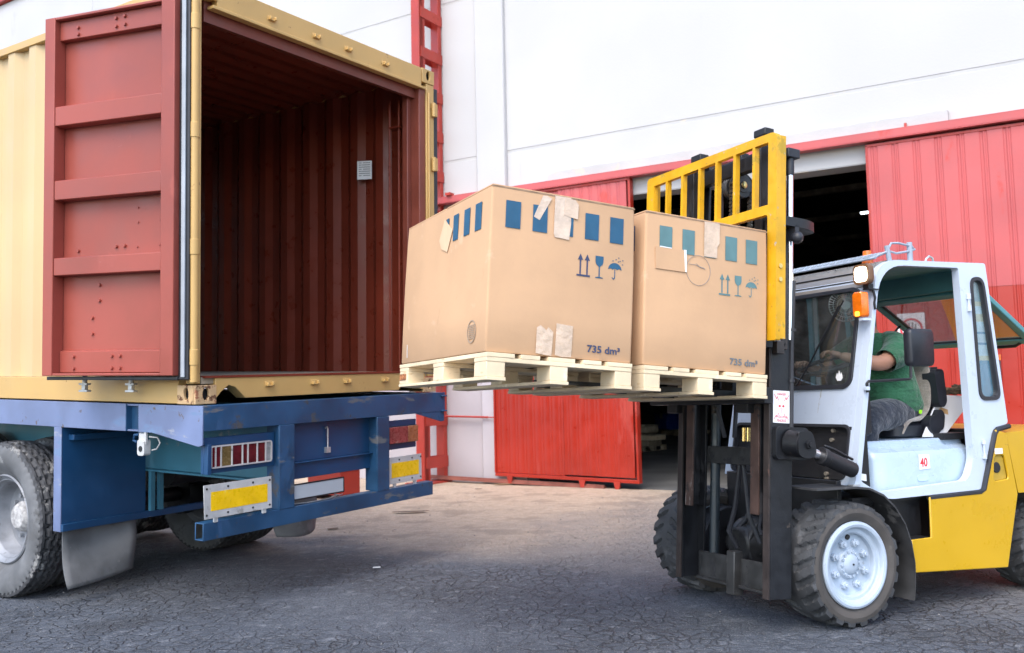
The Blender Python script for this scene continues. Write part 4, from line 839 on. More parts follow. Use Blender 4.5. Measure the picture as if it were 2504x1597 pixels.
MB().prism([(.775, .80), (.835, .79), (.835, .83), (.775, .84)], XZ(-.462), -.001, 0).build('worn_label', M['paper'], f)
MB().box(.70, 1.75, -.475, .575, .66, .70).build('cab_floor', M['black'], f)
b = MB(); b.tube([(2.05, -.53, 1.075), (1.93, -.532, 1.058), (1.90, -.533, 1.03), (1.765, -.533, .69), (1.73, -.533, .675), (1.27, -.53, .668)], .017, 8); b.build('cab_seal', M['seatp'], f)
b = MB(); b.box(1.60, 1.95, -.40, .40, 1.0, 1.04); b.box(1.84, 1.96, -.47, .57, .70, 1.06); b.build('rear_shelf', M['black'], f)
# yellow chassis and counterweight
yel = [(1.089, .246), (1.937, .194), (2.076, .641), (1.999, 1.034), (1.905, 1.058), (1.757, .684), (1.262, .676), (1.257, .438), (1.089, .438)]
hatch = rpoly([(1.870, .895), (1.965, .895), (1.995, .745), (1.855, .735)], .02)
b = MB(); b.prism(yel, XZ(0), -.545, -.532, [hatch]); b.build('body_side', M['yellowf'], f, bevel=.006)
b = MB(); b.prism([(1.089, .246), (1.937, .194), (2.076, .641), (1.999, 1.034), (1.905, 1.058), (1.757, .684), (1.089, .676)], XZ(0), .60, .645); b.build('body_side', M['yellowf'], f, bevel=.006)
b = MB(); b.prism(hatch, XZ(0), -.531, -.50); o = b.build('filler_recess', mat('dark yellow recess', (.45, .29, .03), .5, vs=12), f)  # pocket floor in a darker yellow than the body
b = MB(); b.cyl((1.905, -.47, .815), (1.90, -.535, .82), .035, n=18); b.build('filler_cap', M['black'], f, bevel=.004)
MB().box(1.875, 1.95, -.5475, -.546, .905, .94).build('filler_label', M['paper'], f)
b = MB(); b.prism(rpoly([(2.008, 1.037), (2.80, 1.06), (2.95, .95), (2.95, .38), (2.78, .38), (2.72, .645), (2.094, .648)], [.01, .05, .08, .05, .03, .05, .01]), XZ(0), -.535, .64); b.build('counterweight', M['yellowf'], f, bevel=.02, seg=3)
b = MB(); b.box(.80, 2.1, -.36, .46, .26, .655); b.box(2.0, 2.75, -.30, .40, .25, .66); b.box(.63, .665, -.43, .55, .42, .80); b.box(.86, 1.30, -.44, -.36, .44, .67); b.box(.88, 1.262, -.52, -.36, .425, .44); b.build('chassis', M['black'], f, bevel=.004)
b = MB()
for y, z in ((-.17, .60), (-.175, .57), (-.18, .53), (-.02, .62), (-.02, .58), (.02, .47)): b.cyl((.618, y, z), (.632, y, z), .011, n=10)
b.build('chassis_bolt', M['boltm'], f)
MB().box(.625, .630, .02, .14, .66, .76).build('data_plate', M['paper'], f)
fp = [(.31, .788), (.60, .782), (.71, .770), (.82, .725), (.905, .655), (.98, .555), (1.025, .44), (1.045, .32), (1.04, .20), (1.025, .115)]
b = MB(); b.loft([[(x, -.60, z), (x, -.34, z), (x-.004, -.34, z-.012), (x-.004, -.60, z-.012)] for x, z in fp]); b.build('mudguard', mat('dusty black mudguard', (.045, .045, .046), .5, var=.3, vs=5, wear=(((.12, .115, .11), .25, 6, I3),)), f, bevel=.002)
b = MB(); b.box(.645, .70, -.54, -.50, .775, .785); b.build('mudguard_bracket', M['hardware'], f)
b = MB(); b.cyl((.60, -.33, .345), (.60, .60, .345), .075, n=24); b.cyl((.60, .13, .365), (.60, .33, .365), .165, n=36); b.cyl((.60, .33, .355), (.60, .47, .35), .085, .07, 24); b.cyl((.43, .23, .37), (.60, .23, .37), .10, .15, 28); b.build('drive_axle', M['mastgrey'], f, bevel=.012)
for y0, y1 in ((.46, .66), (-.40, -.34)): MB().cyl((.575, y0, .345), (.575, y1, .345), .232, n=36).build('brake_drum', M['black'], f, bevel=.01)
b = MB(); b.tube([(.57, .16, .82), (.56, .18, .66), (.50, .22, .52), (.45, .26, .45), (.47, .32, .40)], .016, 8); b.tube([(.58, .10, .80), (.55, .12, .6), (.5, .10, .48), (.5, .08, .44)], .013, 8); b.tube([(.60, .02, .54), (.54, .03, .50), (.52, .05, .42)], .02, 8); b.build('hydraulic_hose', M['blackrub'], f)
def lift_tyre():
    nA = 264; vs = []; WT, R0 = .315, .352
    side = [(.240, .030), (.262, .012), (.290, .004), (.312, .008)]
    for a in range(nA):
        th = 2*math.pi*a/nA; ring = []
        for q in range(-12, 13):
            p = q/12.0; h = (p+1)/2
            ph = (a/12.0 + .75*abs(p) + (.5 if p > 0 else 0)) % 1
            deep = .020*min(1, max(0, (abs(p)-.16)/.12)) * (1 if ph < .40 else 0)
            r = R0 - .013*abs(p)**2.5 - deep
            ring.append((r, .012+(WT-.024)*h))
        full = [(r, x) for r, x in side] + [(ring[0][0]-.022, .010)] + ring + [(ring[-1][0]-.022, WT-.010)] + [(r, WT-x) for r, x in reversed(side)]
        vs += [(r*math.cos(th), h, r*math.sin(th)) for r, h in full]; nP = len(full)
    fs = [(a*nP+i, ((a+1) % nA)*nP+i, ((a+1) % nA)*nP+i+1, a*nP+i+1) for a in range(nA) for i in range(nP-1)]
    return vs, fs, [1 if (g[0] % nP) < 4 or (g[0] % nP) > nP-6 else 0 for g in fs]
def lift_wheel(x, y, z):
    o = bpy.data.objects.new('wheel', None); COL.objects.link(o); o.parent = f; o.location = (x, y, z)
    v, fc, mi = lift_tyre(); MB().add(v, fc).build('tyre', [M['tyref'], M['tyrefside']], o, ang=26, mi=mi)
    b = MB(); b.lathe([(.236, .040), (.243, .018), (.238, .006), (.226, .002), (.212, .006), (.205, .018), (.203, .028), (.196, .034), (.180, .036), (.172, .042), (.168, .066), (.15, .070), (.088, .070), (.084, .062), (.078, .054), (.060, .052), (.054, .044), (.036, .034), (.02, .032), (0, .032)], (0, 0, 0), (0, 1, 0), 72)
    b.lathe([(.236, .27), (.16, .24), (.168, .066)], (0, 0, 0), (0, 1, 0), 48); RM = mat('pale rim paint', (.40, .47, .55), .38, var=.08, vs=4, wear=(((.28, .31, .34), .05, 7, I3), ((.15, .13, .11), -.12, 18, I3)))
    rim = b.build('rim', RM, o, ang=28)
    b = MB()
    for i in range(8):
        a = 2*math.pi*(i+.5)/8; c, s_ = math.cos(a)*.122, math.sin(a)*.122; b.cyl((c, .070, s_), (c, .046, s_), .0235, n=6); b.cyl((c, .046, s_), (c, .034, s_), .012, n=12)
    b.build('wheel_nut', RM, rim, bevel=.002)
    b = MB()
    for i in range(14):
        a = 2*math.pi*i/14; c, s_ = math.cos(a)*.067, math.sin(a)*.067; b.cyl((c, .056, s_), (c, .044, s_), .0085, n=6)
    b.build('hub_stud', RM, rim)
    b = MB(); b.cyl((.0, .072, .150), (0, .062, .147), .016, n=10); b.cyl((0, .034, 0), (0, .028, 0), .006, n=8); b.build('valve', M['black'], rim)
    return o
fw1 = lift_wheel(.595, -.59, .345)
for x, y, z, rz, s in ((.56, .86, .345, math.pi, 1), (2.43, -.50, .285, 0, .82), (2.43, .60, .285, math.pi, .82)):
    c = copy_tree(fw1, f); c.location = (x, y, z); c.rotation_euler = (0, .3, rz); c.scale = (s, s, s)
# mast, built in the tilted frame of the forks
def BM(): return MB(B2F)
def mirror(b):
    o = BM(); o.v = [(x, 1.02-y, z) for x, y, z in b.v]; o.f = list(b.f); return o
def both(b, name, m, bevel=.003):
    mb2 = mirror(b); return b.build(name, m, f, bevel=bevel), mb2.build(name, m, f, bevel=bevel)
b = BM(); b.box(1.80, 1.955, .095, .112, -1.21, .92); b.box(1.94, 1.955, .112, .175, -1.21, .92); b.box(1.80, 1.815, .112, .140, -1.21, .88); both(b, 'outer_mast_rail', M['mast'])
b = BM(); b.box(1.788, 1.80, .097, .142, -1.21, .90); both(b, 'rail_edge', mat('scuffed dark steel edge', (.045, .034, .031), .45, .3, var=.25, vs=6, wear=(((.16, .09, .07), .12, 9, (1, 1, .4)), ((.30, .27, .25), -.02, 18, (1, 1, .3)))), .002)
b = BM(); b.box(1.80, 1.90, .180, .195, -.76, 1.42); b.box(1.885, 1.90, .195, .25, -.76, 1.42); b.box(1.80, 1.815, .195, .245, -.75, 1.42); b.box(1.815, 1.875, .085, .115, .93, 1.40); b.box(1.80, 1.815, .10, .19, .93, 1.385); both(b, 'inner_mast_rail', M['mast'])
b = BM(); b.box(1.788, 1.80, .180, .248, -.765, .30); both(b, 'rail_edge', M['mastred'], .002)
b = BM(); b.box(1.80, 1.87, .16, .26, 1.42, 1.465); both(b, 'rail_cap', M['black'], .006)
b = BM(); b.box(1.81, 1.86, .20, .82, 1.24, 1.33); b.box(1.86, 1.92, .20, .82, 1.30, 1.36); b.box(1.83, 1.89, .40, .44, 1.28, 1.38); b.build('mast_crosshead', M['mast'], f, bevel=.004)
b = BM(); b.box(1.90, 1.95, .18, .84, -.50, -.395); b.build('mast_crossbar', M['mastgrey'], f, bevel=.004)
b = BM(); b.box(1.90, 1.92, .176, .844, -1.20, -1.04); b.box(1.85, 1.92, .45, .52, -1.25, -1.00); b.box(1.88, 1.90, .176, .844, -1.21, -1.19); b.build('mast_foot', M['mastgrey'], f, bevel=.006)
b = BM(); b.cyl((1.93, .73, -1.12), (1.93, .73, .6), .030, n=20); b.build('lift_cylinder', M['cylblue'], f)
b = BM(); b.cyl((1.94, .105, .22), (1.94, .105, 1.18), .019, n=20); both(b, 'lift_ram', M['chrome'], 0)
b = BM(); b.cyl((1.94, .105, 1.18), (1.94, .105, 1.29), .024, n=20); b.box(1.895, 1.985, .07, .16, 1.28, 1.335); both(b, 'ram_head', M['seatp'], .005)
tong = rpoly([(1.82, .035), (2.02, .035), (2.125, .09), (2.125, .19), (2.02, .25), (1.82, .25)], [.005, .09, .08, .08, .09, .005], 6)
b = BM(); b.prism(tong, lambda u, v, w: (u, v, w), .862, .915); b.build('mast_bracket', M['mast'], f, bevel=.006)
b = BM(); b.lathe([(0, -.036), (.018, -.032), (.032, -.016), (.036, 0), (.032, .016), (.018, .032), (0, .036)], (1.93, .035, .80), (0, 1, 0), 24); b.box(1.915, 1.945, .035, .10, .79, .87); b.build('roller_knob', M['blackrub'], f, ang=60)
b = BM(); b.prism([(1.805, .66), (1.85, .66), (1.85, .72), (1.805, .72)], XZ(.082), 0, .002); b.prism([(1.805, .745), (1.85, .745), (1.85, .80), (1.805, .80)], XZ(.082), 0, .002); lb2 = b.build('mast_label', M['paper'], f)
text('K', .032, M['black'], lb2, 'label_text', (1.827, .0815, .668), (1, 0, 0), (0, 0, 1), .0, xf=B2F)
b = BM(); b.box(1.853, 1.905, .080, .094, .16, .655); b.box(1.80, 1.853, .05, .09, .55, .65); b.box(1.80, 1.853, .05, .09, .13, .20); b.build('slide_plate', mat('brown steel plate', (.060, .050, .046), .45, .3, var=.3, vs=6), f, bevel=.003)
b = BM(); b.box(1.805, 1.85, .078, .09, .20, .55); b.build('wear_strip', mat('beige wear strip', (.34, .30, .25), .6, vs=8), f)
b = BM()
for x, z in ((1.88, .62), (1.88, .56), (1.88, .25), (1.88, .19)): b.cyl((x, .072, z), (x, .082, z), .008, n=8)
b.build('slide_bolt', M['black'], f)
b = BM(); b.tube([(1.965, .10, .56), (1.955, .095, .50), (1.945, .095, .2), (1.945, .095, -.28)], .015, 10); b.cyl((1.945, .095, -.02), (1.945, .095, -.005), .021, n=12); b.cyl((1.953, .095, .27), (1.953, .095, .285), .021, n=12); b.build('mast_hose', M['blackrub'], f)
# tilt cylinder on its trunnion
b = BM(); b.prism(rrect(1.805, 2.045, -.452, -.272, .03), XZ(0), .06, .095); b.cyl((1.905, .06, -.358), (1.925, -.03, -.366), .074, n=36); b.prism(rpoly([(1.865, -.295), (1.965, -.29), (1.995, -.36), (2.0, -.425), (1.93, -.445), (1.87, -.425)], .03), XZ(0), -.045, -.030); b.cyl((1.94, -.060, -.366), (1.94, -.045, -.366), .024, n=6); b.cyl((1.94, -.070, -.366), (1.94, -.060, -.366), .014, n=16); b.build('tilt_trunnion', M['mast'], f, bevel=.005)
b = BM(); b.cyl((1.98, .02, -.392), (2.11, .03, -.426), .026, n=20); b.build('tilt_rod', M['chrome'], f)
b = BM(); b.cyl((2.10, .03, -.423), (2.14, .03, -.435), .050, n=24); b.cyl((2.14, .03, -.435), (2.36, .04, -.50), .045, n=24); b.tube([(2.13, .03, -.368), (2.2, .03, -.385), (2.36, .04, -.44)], .009, 6); b.build('tilt_cylinder', M['black'], f, bevel=.004)
# danger sign on the near rail
b = BM(); b.prism(rrect(1.812, 1.932, -.252, -.072, .003), XZ(0), .0915, .0938); dg = b.build('danger_sign', M['signw'], f)
DC = 1.872
text('DANGER', .0195, M['signred'], dg, 'sign_text', (DC, .0908, -.098), (1, 0, 0), (0, 0, 1), .0, xf=B2F, align='CENTER', sx=.80)
text('\u00d6L\u00dcM', .0195, M['signred'], dg, 'sign_text', (DC, .0908, -.224), (1, 0, 0), (0, 0, 1), .0, xf=B2F, align='CENTER', sx=.85)
text('TEHL\u0130KES\u0130', .0185, M['signred'], dg, 'sign_text', (DC, .0908, -.2445), (1, 0, 0), (0, 0, 1), .0, xf=B2F, align='CENTER', sx=.78)
b = BM(); Y0 = XZ(.0912)
def bolt(b, pts, wd=.0032):
    for p, q in zip(pts[:-1], pts[1:]): b.bar((p[0], .0908, p[1]), (q[0], .0908, q[1]), wd, .0006, (0, 1, 0))
for P_ in ([(1.820, -.092), (1.835, -.120), (1.840, -.105), (1.852, -.128)], [(1.924, -.095), (1.909, -.122), (1.904, -.107), (1.892, -.130)], [(1.852, -.196), (1.838, -.222), (1.834, -.208), (1.820, -.230)], [(1.891, -.198), (1.906, -.226), (1.910, -.212), (1.923, -.235)]):
    b = BM(); bolt(b, P_); b.build('lightning_mark', M['signred'], dg)
b = BM()
for s in (-1, 1): b.prism(circ(DC+s*.013, -.158, .008, 14, .0065), XZ(.0908), 0, .0006); b.prism(circ(DC+s*.010, -.174, .0028, 8), XZ(.0908), 0, .0006)
b.prism([(DC-.003, -.176), (DC+.003, -.176), (DC, -.168)], XZ(.0908), 0, .0006); b.prism(circ(DC, -.182, .003, 8, .002), XZ(.0908), 0, .0006); b.prism([(DC-.008, -.189), (DC+.008, -.189), (DC+.006, -.192), (DC-.006, -.192)], XZ(.0908), 0, .0006)
b.build('skull_mark', M['signred'], dg)
sk = rpoly([(DC-.024, -.130), (DC+.024, -.130), (DC+.026, -.165), (DC+.016, -.182), (DC+.013, -.203), (DC-.013, -.203), (DC-.016, -.182), (DC-.026, -.165)], [.02, .02, .01, .008, .012, .012, .008, .01], 4); c0 = (DC, -.165)
b = BM(); b.prism(sk, XZ(.0909), 0, .0005, [[(c0[0]+(u-c0[0])*.95, c0[1]+(v-c0[1])*.965) for u, v in sk]]); b.build('skull_outline', mat('pale red print', (.75, .42, .42), .5), dg)
# pulley with chains
b = BM(); b.lathe([(.0, -.03), (.020, -.03), (.022, -.022), (.045, -.022), (.048, -.018), (.070, -.018), (.075, -.022), (.076, -.012), (.066, -.008), (.066, .008), (.076, .012), (.075, .022), (0, .022)], (1.865, .44, 1.185), (0, 1, 0), 40); b.lathe([(.0, -.02), (.072, -.02), (.062, -.008), (.072, .004), (.062, .014), (.072, .022), (0, .022)], (1.865, .51, 1.185), (0, 1, 0), 40); b.build('chain_pulley', M['mastgrey'], f)
b = BM(); b.lathe([(0, -.034), (.016, -.034), (.022, -.030)], (1.865, .44, 1.185), (0, 1, 0), 16); b.build('pulley_pin', M['brass'], f)
def chain(x, y, z0, z1):
    b = BM(); z = z0
    while z < z1: b.box(x-.012, x+.012, y-.011, y+.011, z, z+.017); b.box(x-.008, x+.008, y-.017, y+.017, z+.004, z+.013); z += .024
    return b.build('lift_chain', mat('greasy chain', (.10, .085, .065), .4, .6, var=.3, vs=30), f)
chain(1.795, .44, -.14, 1.19); chain(1.935, .44, -.14, 1.19); chain(1.795, .58, -.2, 1.19)
b = BM(); b.tube([(1.80, .545, 1.19), (1.80, .545, -.2), (1.86, .56, -.34)], .013, 8); b.tube([(1.93, .545, 1.19), (1.93, .545, -.2), (1.90, .52, -.34)], .013, 8); b.tube([(1.93, .50, -.50), (1.94, .55, -.75), (1.95, .62, -.9), (2.0, .6, -1.0)], .016, 8); b.tube([(1.93, .47, -.50), (1.95, .44, -.8), (2.0, .40, -.95)], .013, 8); b.build('mast_hose', M['blackrub'], f)
b = BM(); b.cyl((1.93, .47, -.36), (1.93, .47, -.28), .012, n=10); b.cyl((1.93, .43, -.36), (1.93, .43, -.28), .012, n=10); b.build('hose_fitting', M['brass'], f)
# carriage, forks, load backrest
b = BM(); b.box(1.72, 1.78, .06, 1.14, -.15, -.06); b.box(1.72, 1.78, .06, 1.14, .16, .25); b.box(1.74, 1.79, .22, .32, -.2, .45); b.box(1.74, 1.79, .88, .98, -.2, .45); b.build('carriage', M['black'], f, bevel=.004)
for y in (.28, .68):
    b = BM(); b.prism([(.45, -.098), (1.68, -.12), (1.715, -.12), (1.72, .22), (1.685, .22), (1.682, -.078), (.45, -.090)], XZ(0), y, y+.10); b.build('fork', M['mastgrey'], f, bevel=.003)
b = BM()
fo = rpoly([(-.052, .19), (-.052, 1.335), (.0, 1.365), (1.17, 1.372), (1.195, 1.35), (1.195, .19)], [.01, .03, .05, .03, .02, .01], 4)
holes = []; ys = [.015, .135, .302, .468, .632, .807, .973, 1.115]
hw = [0, .018, .018, .018, .018, .018, .018, 0]
for i in range(7):
    holes.append([(ys[i]+hw[i]*.62, .952), (ys[i+1]-hw[i+1]*.62, .952), (ys[i+1]-hw[i+1]*.62, 1.312), (ys[i]+hw[i]*.62, 1.312)])
holes.append([(.018, .19001), (1.115, .19001), (1.115, .897), (.018, .897)])
fo2 = fo[:0] + [(-.052, .19)] + fo[1:-1] + [(1.195, .19), (1.115, .19), (1.115, .897), (.018, .897), (.018, .19)]
b.prism(rpoly([(-.052, .19), (-.052, 1.36), (1.195, 1.375), (1.195, .19), (1.115, .19), (1.115, .897), (.018, .897), (.018, .19)], [.006, .05, .03, .006, .006, .02, .02, .006], 4), YZ(0), 1.695, 1.727, holes[:-1])
b.box(1.727, 1.765, -.050, -.005, .20, 1.34); b.box(1.727, 1.765, 1.14, 1.185, .20, 1.35); b.build('load_backrest', M['yellowb'], f, bevel=.005)
b = BM()
for z in (.60, .525): b.cyl((1.725, -.058, z), (1.725, -.05, z), .013, n=10)
b.build('backrest_bolt', M['brass'], f)
# cab interior: steering wheel, dash, seat, fan
b = MB(); cn = Vector((1.03, .0, 1.49)); ax = Vector((-.32, 0, .95)).normalized(); e1 = Vector((0, 1, 0)); e2 = ax.cross(e1)
b.tube([cn+(e1*math.cos(2*math.pi*i/40)+e2*math.sin(2*math.pi*i/40))*.185 for i in range(40)], .014, 10, True)
for a in (90, 210, 330): b.tube([cn-ax*.03, cn+(e1*math.cos(R(a))+e2*math.sin(R(a)))*.18], .010, 8)
b.cyl(cn-ax*.05, cn-ax*.015, .05, n=20); b.cyl(cn-ax*.5, cn-ax*.03, .03, n=16); b.build('steering_wheel', M['seatp'], f)
b = MB(); b.box(.84, .98, -.40, .55, 1.05, 1.33); b.box(.82, .98, -.12, .16, 1.05, 1.30); b.build('dashboard', M['black'], f, bevel=.02)
b = MB(); b.loft([[(x, y, z) for x, y in rrect(1.33+e, 1.78-e, -.27+e, .25-e, .06, 4)] for z, e in ((1.012, .03), (1.03, .0), (1.09, .0), (1.115, .03))]); b.build('seat_cushion', M['seatp'], f)
b = MB(); b.loft([[(1.70+.05*j/6+dx, y, 1.12+.07*j) for dx, y in rrect(0, .10, -.23+.004*j, .21-.004*j, .04, 4)] for j in range(6)]); b.build('seat_back', M['seatp'], f)
b = MB(); b.prism(rpoly([(1.655, 1.22), (1.63, 1.43), (1.66, 1.455), (1.715, 1.45), (1.735, 1.24), (1.70, 1.20)], .025), XZ(0), -.335, -.235); b.prism(rpoly([(1.60, 1.12), (1.68, 1.20), (1.72, 1.16), (1.70, 1.06), (1.62, 1.05)], .03), XZ(0), -.325, -.26); b.cyl((1.62, -.33, 1.095), (1.62, -.26, 1.095), .06, n=24); b.build('seat_bolster', M['seatp'], f, bevel=.018, seg=3)
b = MB(); fc = Vector((.985, -.235, 1.86)); fa = Vector((-.75, -.6, -.1)).normalized(); g1 = fa.orthogonal().normalized(); g2 = fa.cross(g1)
for r in (.105, .10, .075, .05): b.tube([fc+(g1*math.cos(2*math.pi*i/32)+g2*math.sin(2*math.pi*i/32))*r + fa*(.03 if r < .1 else 0) for i in range(32)], .0022, 5, True)
for i in range(36):
    e = g1*math.cos(2*math.pi*i/36)+g2*math.sin(2*math.pi*i/36); b.tube([fc+e*.105, fc+e*.10+fa*.022, fc+e*.03+fa*.034], .0016, 4)
b.cyl(fc-fa*.05, fc+fa*.03, .028, n=16); b.tube([fc-fa*.05, fc-fa*.06+Vector((0, .05, .1)), (1.0, -.15, 2.1)], .008, 6); b.build('cab_fan', M['hardware'], f)
b = MB(); b.box(1.51, 1.545, .57, .60, 1.0, 2.05); b.build('door_post', M['cabw'], f)

# things lying in the cab
bd_ = thing('foam_board', FF, 'white foam board patched with brown tape, leaning behind the driver seat', 'board')
Q = [Vector(v) for v in ((1.50, -.32, 1.020), (1.70, -.315, 1.012), (2.02, -.255, 1.205), (2.045, -.25, 1.272), (1.76, -.25, 1.284))]
nrm = (Q[1]-Q[0]).cross(Q[4]-Q[0]).normalized()*.006
MB().add([q+nrm for q in Q]+[q-nrm for q in Q], [(0, 1, 2, 3, 4), (9, 8, 7, 6, 5)]+[(i, 5+i, 5+(i+1) % 5, (i+1) % 5) for i in range(5)]).build('board_sheet', M['board'], bd_, bevel=.002)
def onb(a, b_): return Q[0]+(Q[1]-Q[0])*a+(Q[4]-Q[0])*b_
sg_ = 1 if (nrm.y < 0) else -1
for pts in ([(.0, .98), (.0, .72), (.16, .84), (.18, 1.0)], [(.62, .80), (.95, .70), (1.22, .86), (1.10, .92), (.95, .84), (.80, .90)], [(.22, .60), (.98, .50), (1.02, .60), (.30, .70)]):
    MB().add([onb(*p)+nrm*sg_*1.25 for p in pts], [tuple(range(len(pts)))]).build('brown_tape', M['btape'], bd_)
rp = thing('rope_coil', FF, 'coil of brown rope lying on top of the white foam board', 'rope')
b = MB(); b.tube([(1.93+.085*math.cos(.55*i)+.01*math.sin(3.1*i), -.225+.05*math.sin(.55*i), 1.292+.0045*(i % 12)+.006*math.sin(2.3*i)) for i in range(60)], .011, 7); b.build('rope_strand', M['rope'], rp)
cl_ = thing('seat_cloth', FF, 'grey wool cloth draped over the forklift seat behind the driver', 'cloth')
b = MB()
cp = [(1.58, 1.485), (1.625, 1.50), (1.655, 1.44), (1.65, 1.30), (1.66, 1.22), (1.635, 1.175), (1.60, 1.145), (1.56, 1.125), (1.51, 1.118), (1.45, 1.112), (1.41, 1.09), (1.395, 1.05), (1.39, 1.02)]
rings = []
for j in range(11):
    y = -.285+.05*j; e = .012*math.sin(2.4*j)
    rings.append([(x+e*(.5+.5*math.sin(i*1.3+j)), y-.012*math.sin(i*.9+j*.4)*(1 if j == 0 else .3), z+.006*math.sin(1.7*i+1.1*j)+(.012*math.sin(i*2.2) if j == 0 else 0)) for i, (x, z) in enumerate(cp)])
nI = len(cp); b.add([v for r in rings for v in r], [(j*nI+i, j*nI+i+1, (j+1)*nI+i+1, (j+1)*nI+i) for j in range(10) for i in range(nI-1)])
o = b.build('cloth_sheet', M['fleece'], cl_, ang=180); s = o.modifiers.new('thickness', 'SOLIDIFY'); s.thickness = .018; o.modifiers.new('subdivision', 'SUBSURF').render_levels = 2

# ------------------------------------------------------------------ driver
pr = thing('person', FF, 'driver in green t-shirt and blue jeans seated in the cab, hand on the wheel', 'person')
def skin_mesh(name, nodes, edges, m, sub=2, roots=(0,), parent=pr):
    me = bpy.data.meshes.new(name); me.from_pydata([n[0] for n in nodes], edges, []); o = bpy.data.objects.new(name, me); COL.objects.link(o); o.parent = parent
    s = o.modifiers.new('skin', 'SKIN'); s.use_smooth_shade = True
    for i, n in enumerate(nodes):
        r = n[1]; me.skin_vertices[0].data[i].radius = r if isinstance(r, tuple) else (r, r); me.skin_vertices[0].data[i].use_root = i in roots
    q = o.modifiers.new('subdivision', 'SUBSURF'); q.levels = sub; q.render_levels = sub
    me.materials.append(m); return o
nd = [((1.56, -.02, 1.19), .13), ((1.52, -.02, 1.36), .13), ((1.49, -.02, 1.52), .12), ((1.45, -.02, 1.64), .075), ((1.405, -.02, 1.71), .058), ((1.35, -.02, 1.775), .07), ((1.325, -.02, 1.855), .088), ((1.33, -.02, 1.925), .065),
      ((1.45, -.16, 1.625), .06), ((1.42, -.215, 1.59), .058), ((1.30, -.275, 1.525), .060), ((1.205, -.295, 1.485), .054), ((1.13, -.26, 1.500), .050), ((1.03, -.18, 1.535), .033), ((.99, -.145, 1.548), .026),
      ((1.45, .12, 1.625), .06), ((1.42, .175, 1.59), .058), ((1.28, .245, 1.49), .048), ((1.22, .25, 1.45), .042), ((1.06, .20, 1.50), .030),
      ((1.54, -.12, 1.16), .10), ((1.34, -.185, 1.155), .095), ((1.12, -.215, 1.14), .075), ((1.10, -.21, .98), .06), ((1.10, -.20, .76), .045),
      ((1.54, .08, 1.16), .10), ((1.34, .12, 1.155), .095), ((1.12, .13, 1.14), .075), ((1.10, .13, .98), .06), ((1.10, .12, .76), .045)]
ed = [(0, 1), (1, 2), (2, 3), (3, 4), (4, 5), (5, 6), (6, 7), (2, 8), (8, 9), (9, 10), (10, 11), (11, 12), (12, 13), (13, 14), (2, 15), (15, 16), (16, 17), (17, 18), (18, 19), (0, 20), (20, 21), (21, 22), (22, 23), (23, 24), (0, 25), (25, 26), (26, 27), (27, 28), (28, 29)]
roots = [0]
def hand(nd, ed, roots, wrist, fwd, down, side, k=1):
    """palm and five fingers closing round the wheel rim"""
    wv, fv, dv, sv = Vector(wrist), Vector(fwd).normalized(), Vector(down).normalized(), Vector(side).normalized()
    i0 = len(nd); pc = wv+fv*.045
    nd += [(tuple(wv), .026), (tuple(pc), (.034, .022)), (tuple(pc+fv*.035), (.034, .018))]; ed += [(i0, i0+1), (i0+1, i0+2)]; roots.append(i0)
    for s_, L_ in ((-.030, .9), (-.010, 1.0), (.010, .95), (.029, .78)):
        a = pc+fv*.030+sv*s_; j = len(nd)
        nd += [(tuple(a), .010), (tuple(a+fv*.034*L_+dv*.004), .0095), (tuple(a+fv*.050*L_+dv*.030*L_), .0088), (tuple(a+fv*.034*L_+dv*.048*L_), .0075)]
        ed += [(j, j+1), (j+1, j+2), (j+2, j+3)]; roots.append(j)
    j = len(nd); a = pc+sv*-.022-fv*.012
    nd += [(tuple(a), .012), (tuple(a-sv*.026+fv*.018+dv*.014), .011), (tuple(a-sv*.024+fv*.040+dv*.032), .0085)]; ed += [(j, j+1), (j+1, j+2)]; roots.append(j)
hand(nd, ed, roots, (1.005, -.16, 1.545), (-.78, .55, .30), (-.35, .1, -.93), (-.57, -.80, .1))
hand(nd, ed, roots, (1.06, .20, 1.50), (-.85, -.4, .2), (-.4, 0, -.9), (.4, -.9, 0))
skin_mesh('body', nd, ed, M['skin'], roots=roots)
def ell(c, u, v, ru, rv, n=18, pw=2.3):
    out = []
    for i in range(n):
        a = 2*math.pi*i/n; ca, sa = math.cos(a), math.sin(a)
        out.append(Vector(c)+Vector(u)*ru*math.copysign(abs(ca)**(2/pw), ca)+Vector(v)*rv*math.copysign(abs(sa)**(2/pw), sa))
    return out
def wrinkle(rings, amp, fr=1.0):
    return [[p+Vector((math.sin(9*fr*p.z+14*p.y+i), math.sin(17*fr*p.x+11*p.z+.7*i), math.sin(23*fr*p.y+8*p.x)*.6))*amp for p in r] for i, r in enumerate(rings)]
X_, Y_, Z_ = (1, 0, 0), (0, 1, 0), (0, 0, 1)
tor = [((1.545, -.02, 1.165), .185, .225), ((1.53, -.02, 1.21), .20, .235), ((1.505, -.02, 1.29), .205, .24), ((1.495, -.02, 1.38), .19, .232), ((1.485, -.02, 1.47), .17, .225), ((1.475, -.02, 1.54), .155, .222), ((1.46, -.02, 1.60), .135, .21), ((1.445, -.02, 1.65), .105, .165), ((1.43, -.02, 1.685), .078, .095), ((1.425, -.02, 1.70), .070, .078)]
b = MB(); b.loft(wrinkle([ell(c, (1, 0, .05), Y_, a, r, 28) for c, a, r in tor], .010), caps=False)
def sleeve(b, pts, rad):
    rr = []
    for i, (p, r) in enumerate(zip(pts, rad)):
        p = Vector(p); d = (Vector(pts[min(i+1, len(pts)-1)])-Vector(pts[max(i-1, 0)])).normalized(); u = d.cross(Vector((0, 0, 1))).normalized(); v = u.cross(d); rr.append(ell(p, u, v, r, r*1.08, 14, 2))
    b.loft(wrinkle(rr, .004), caps=False)
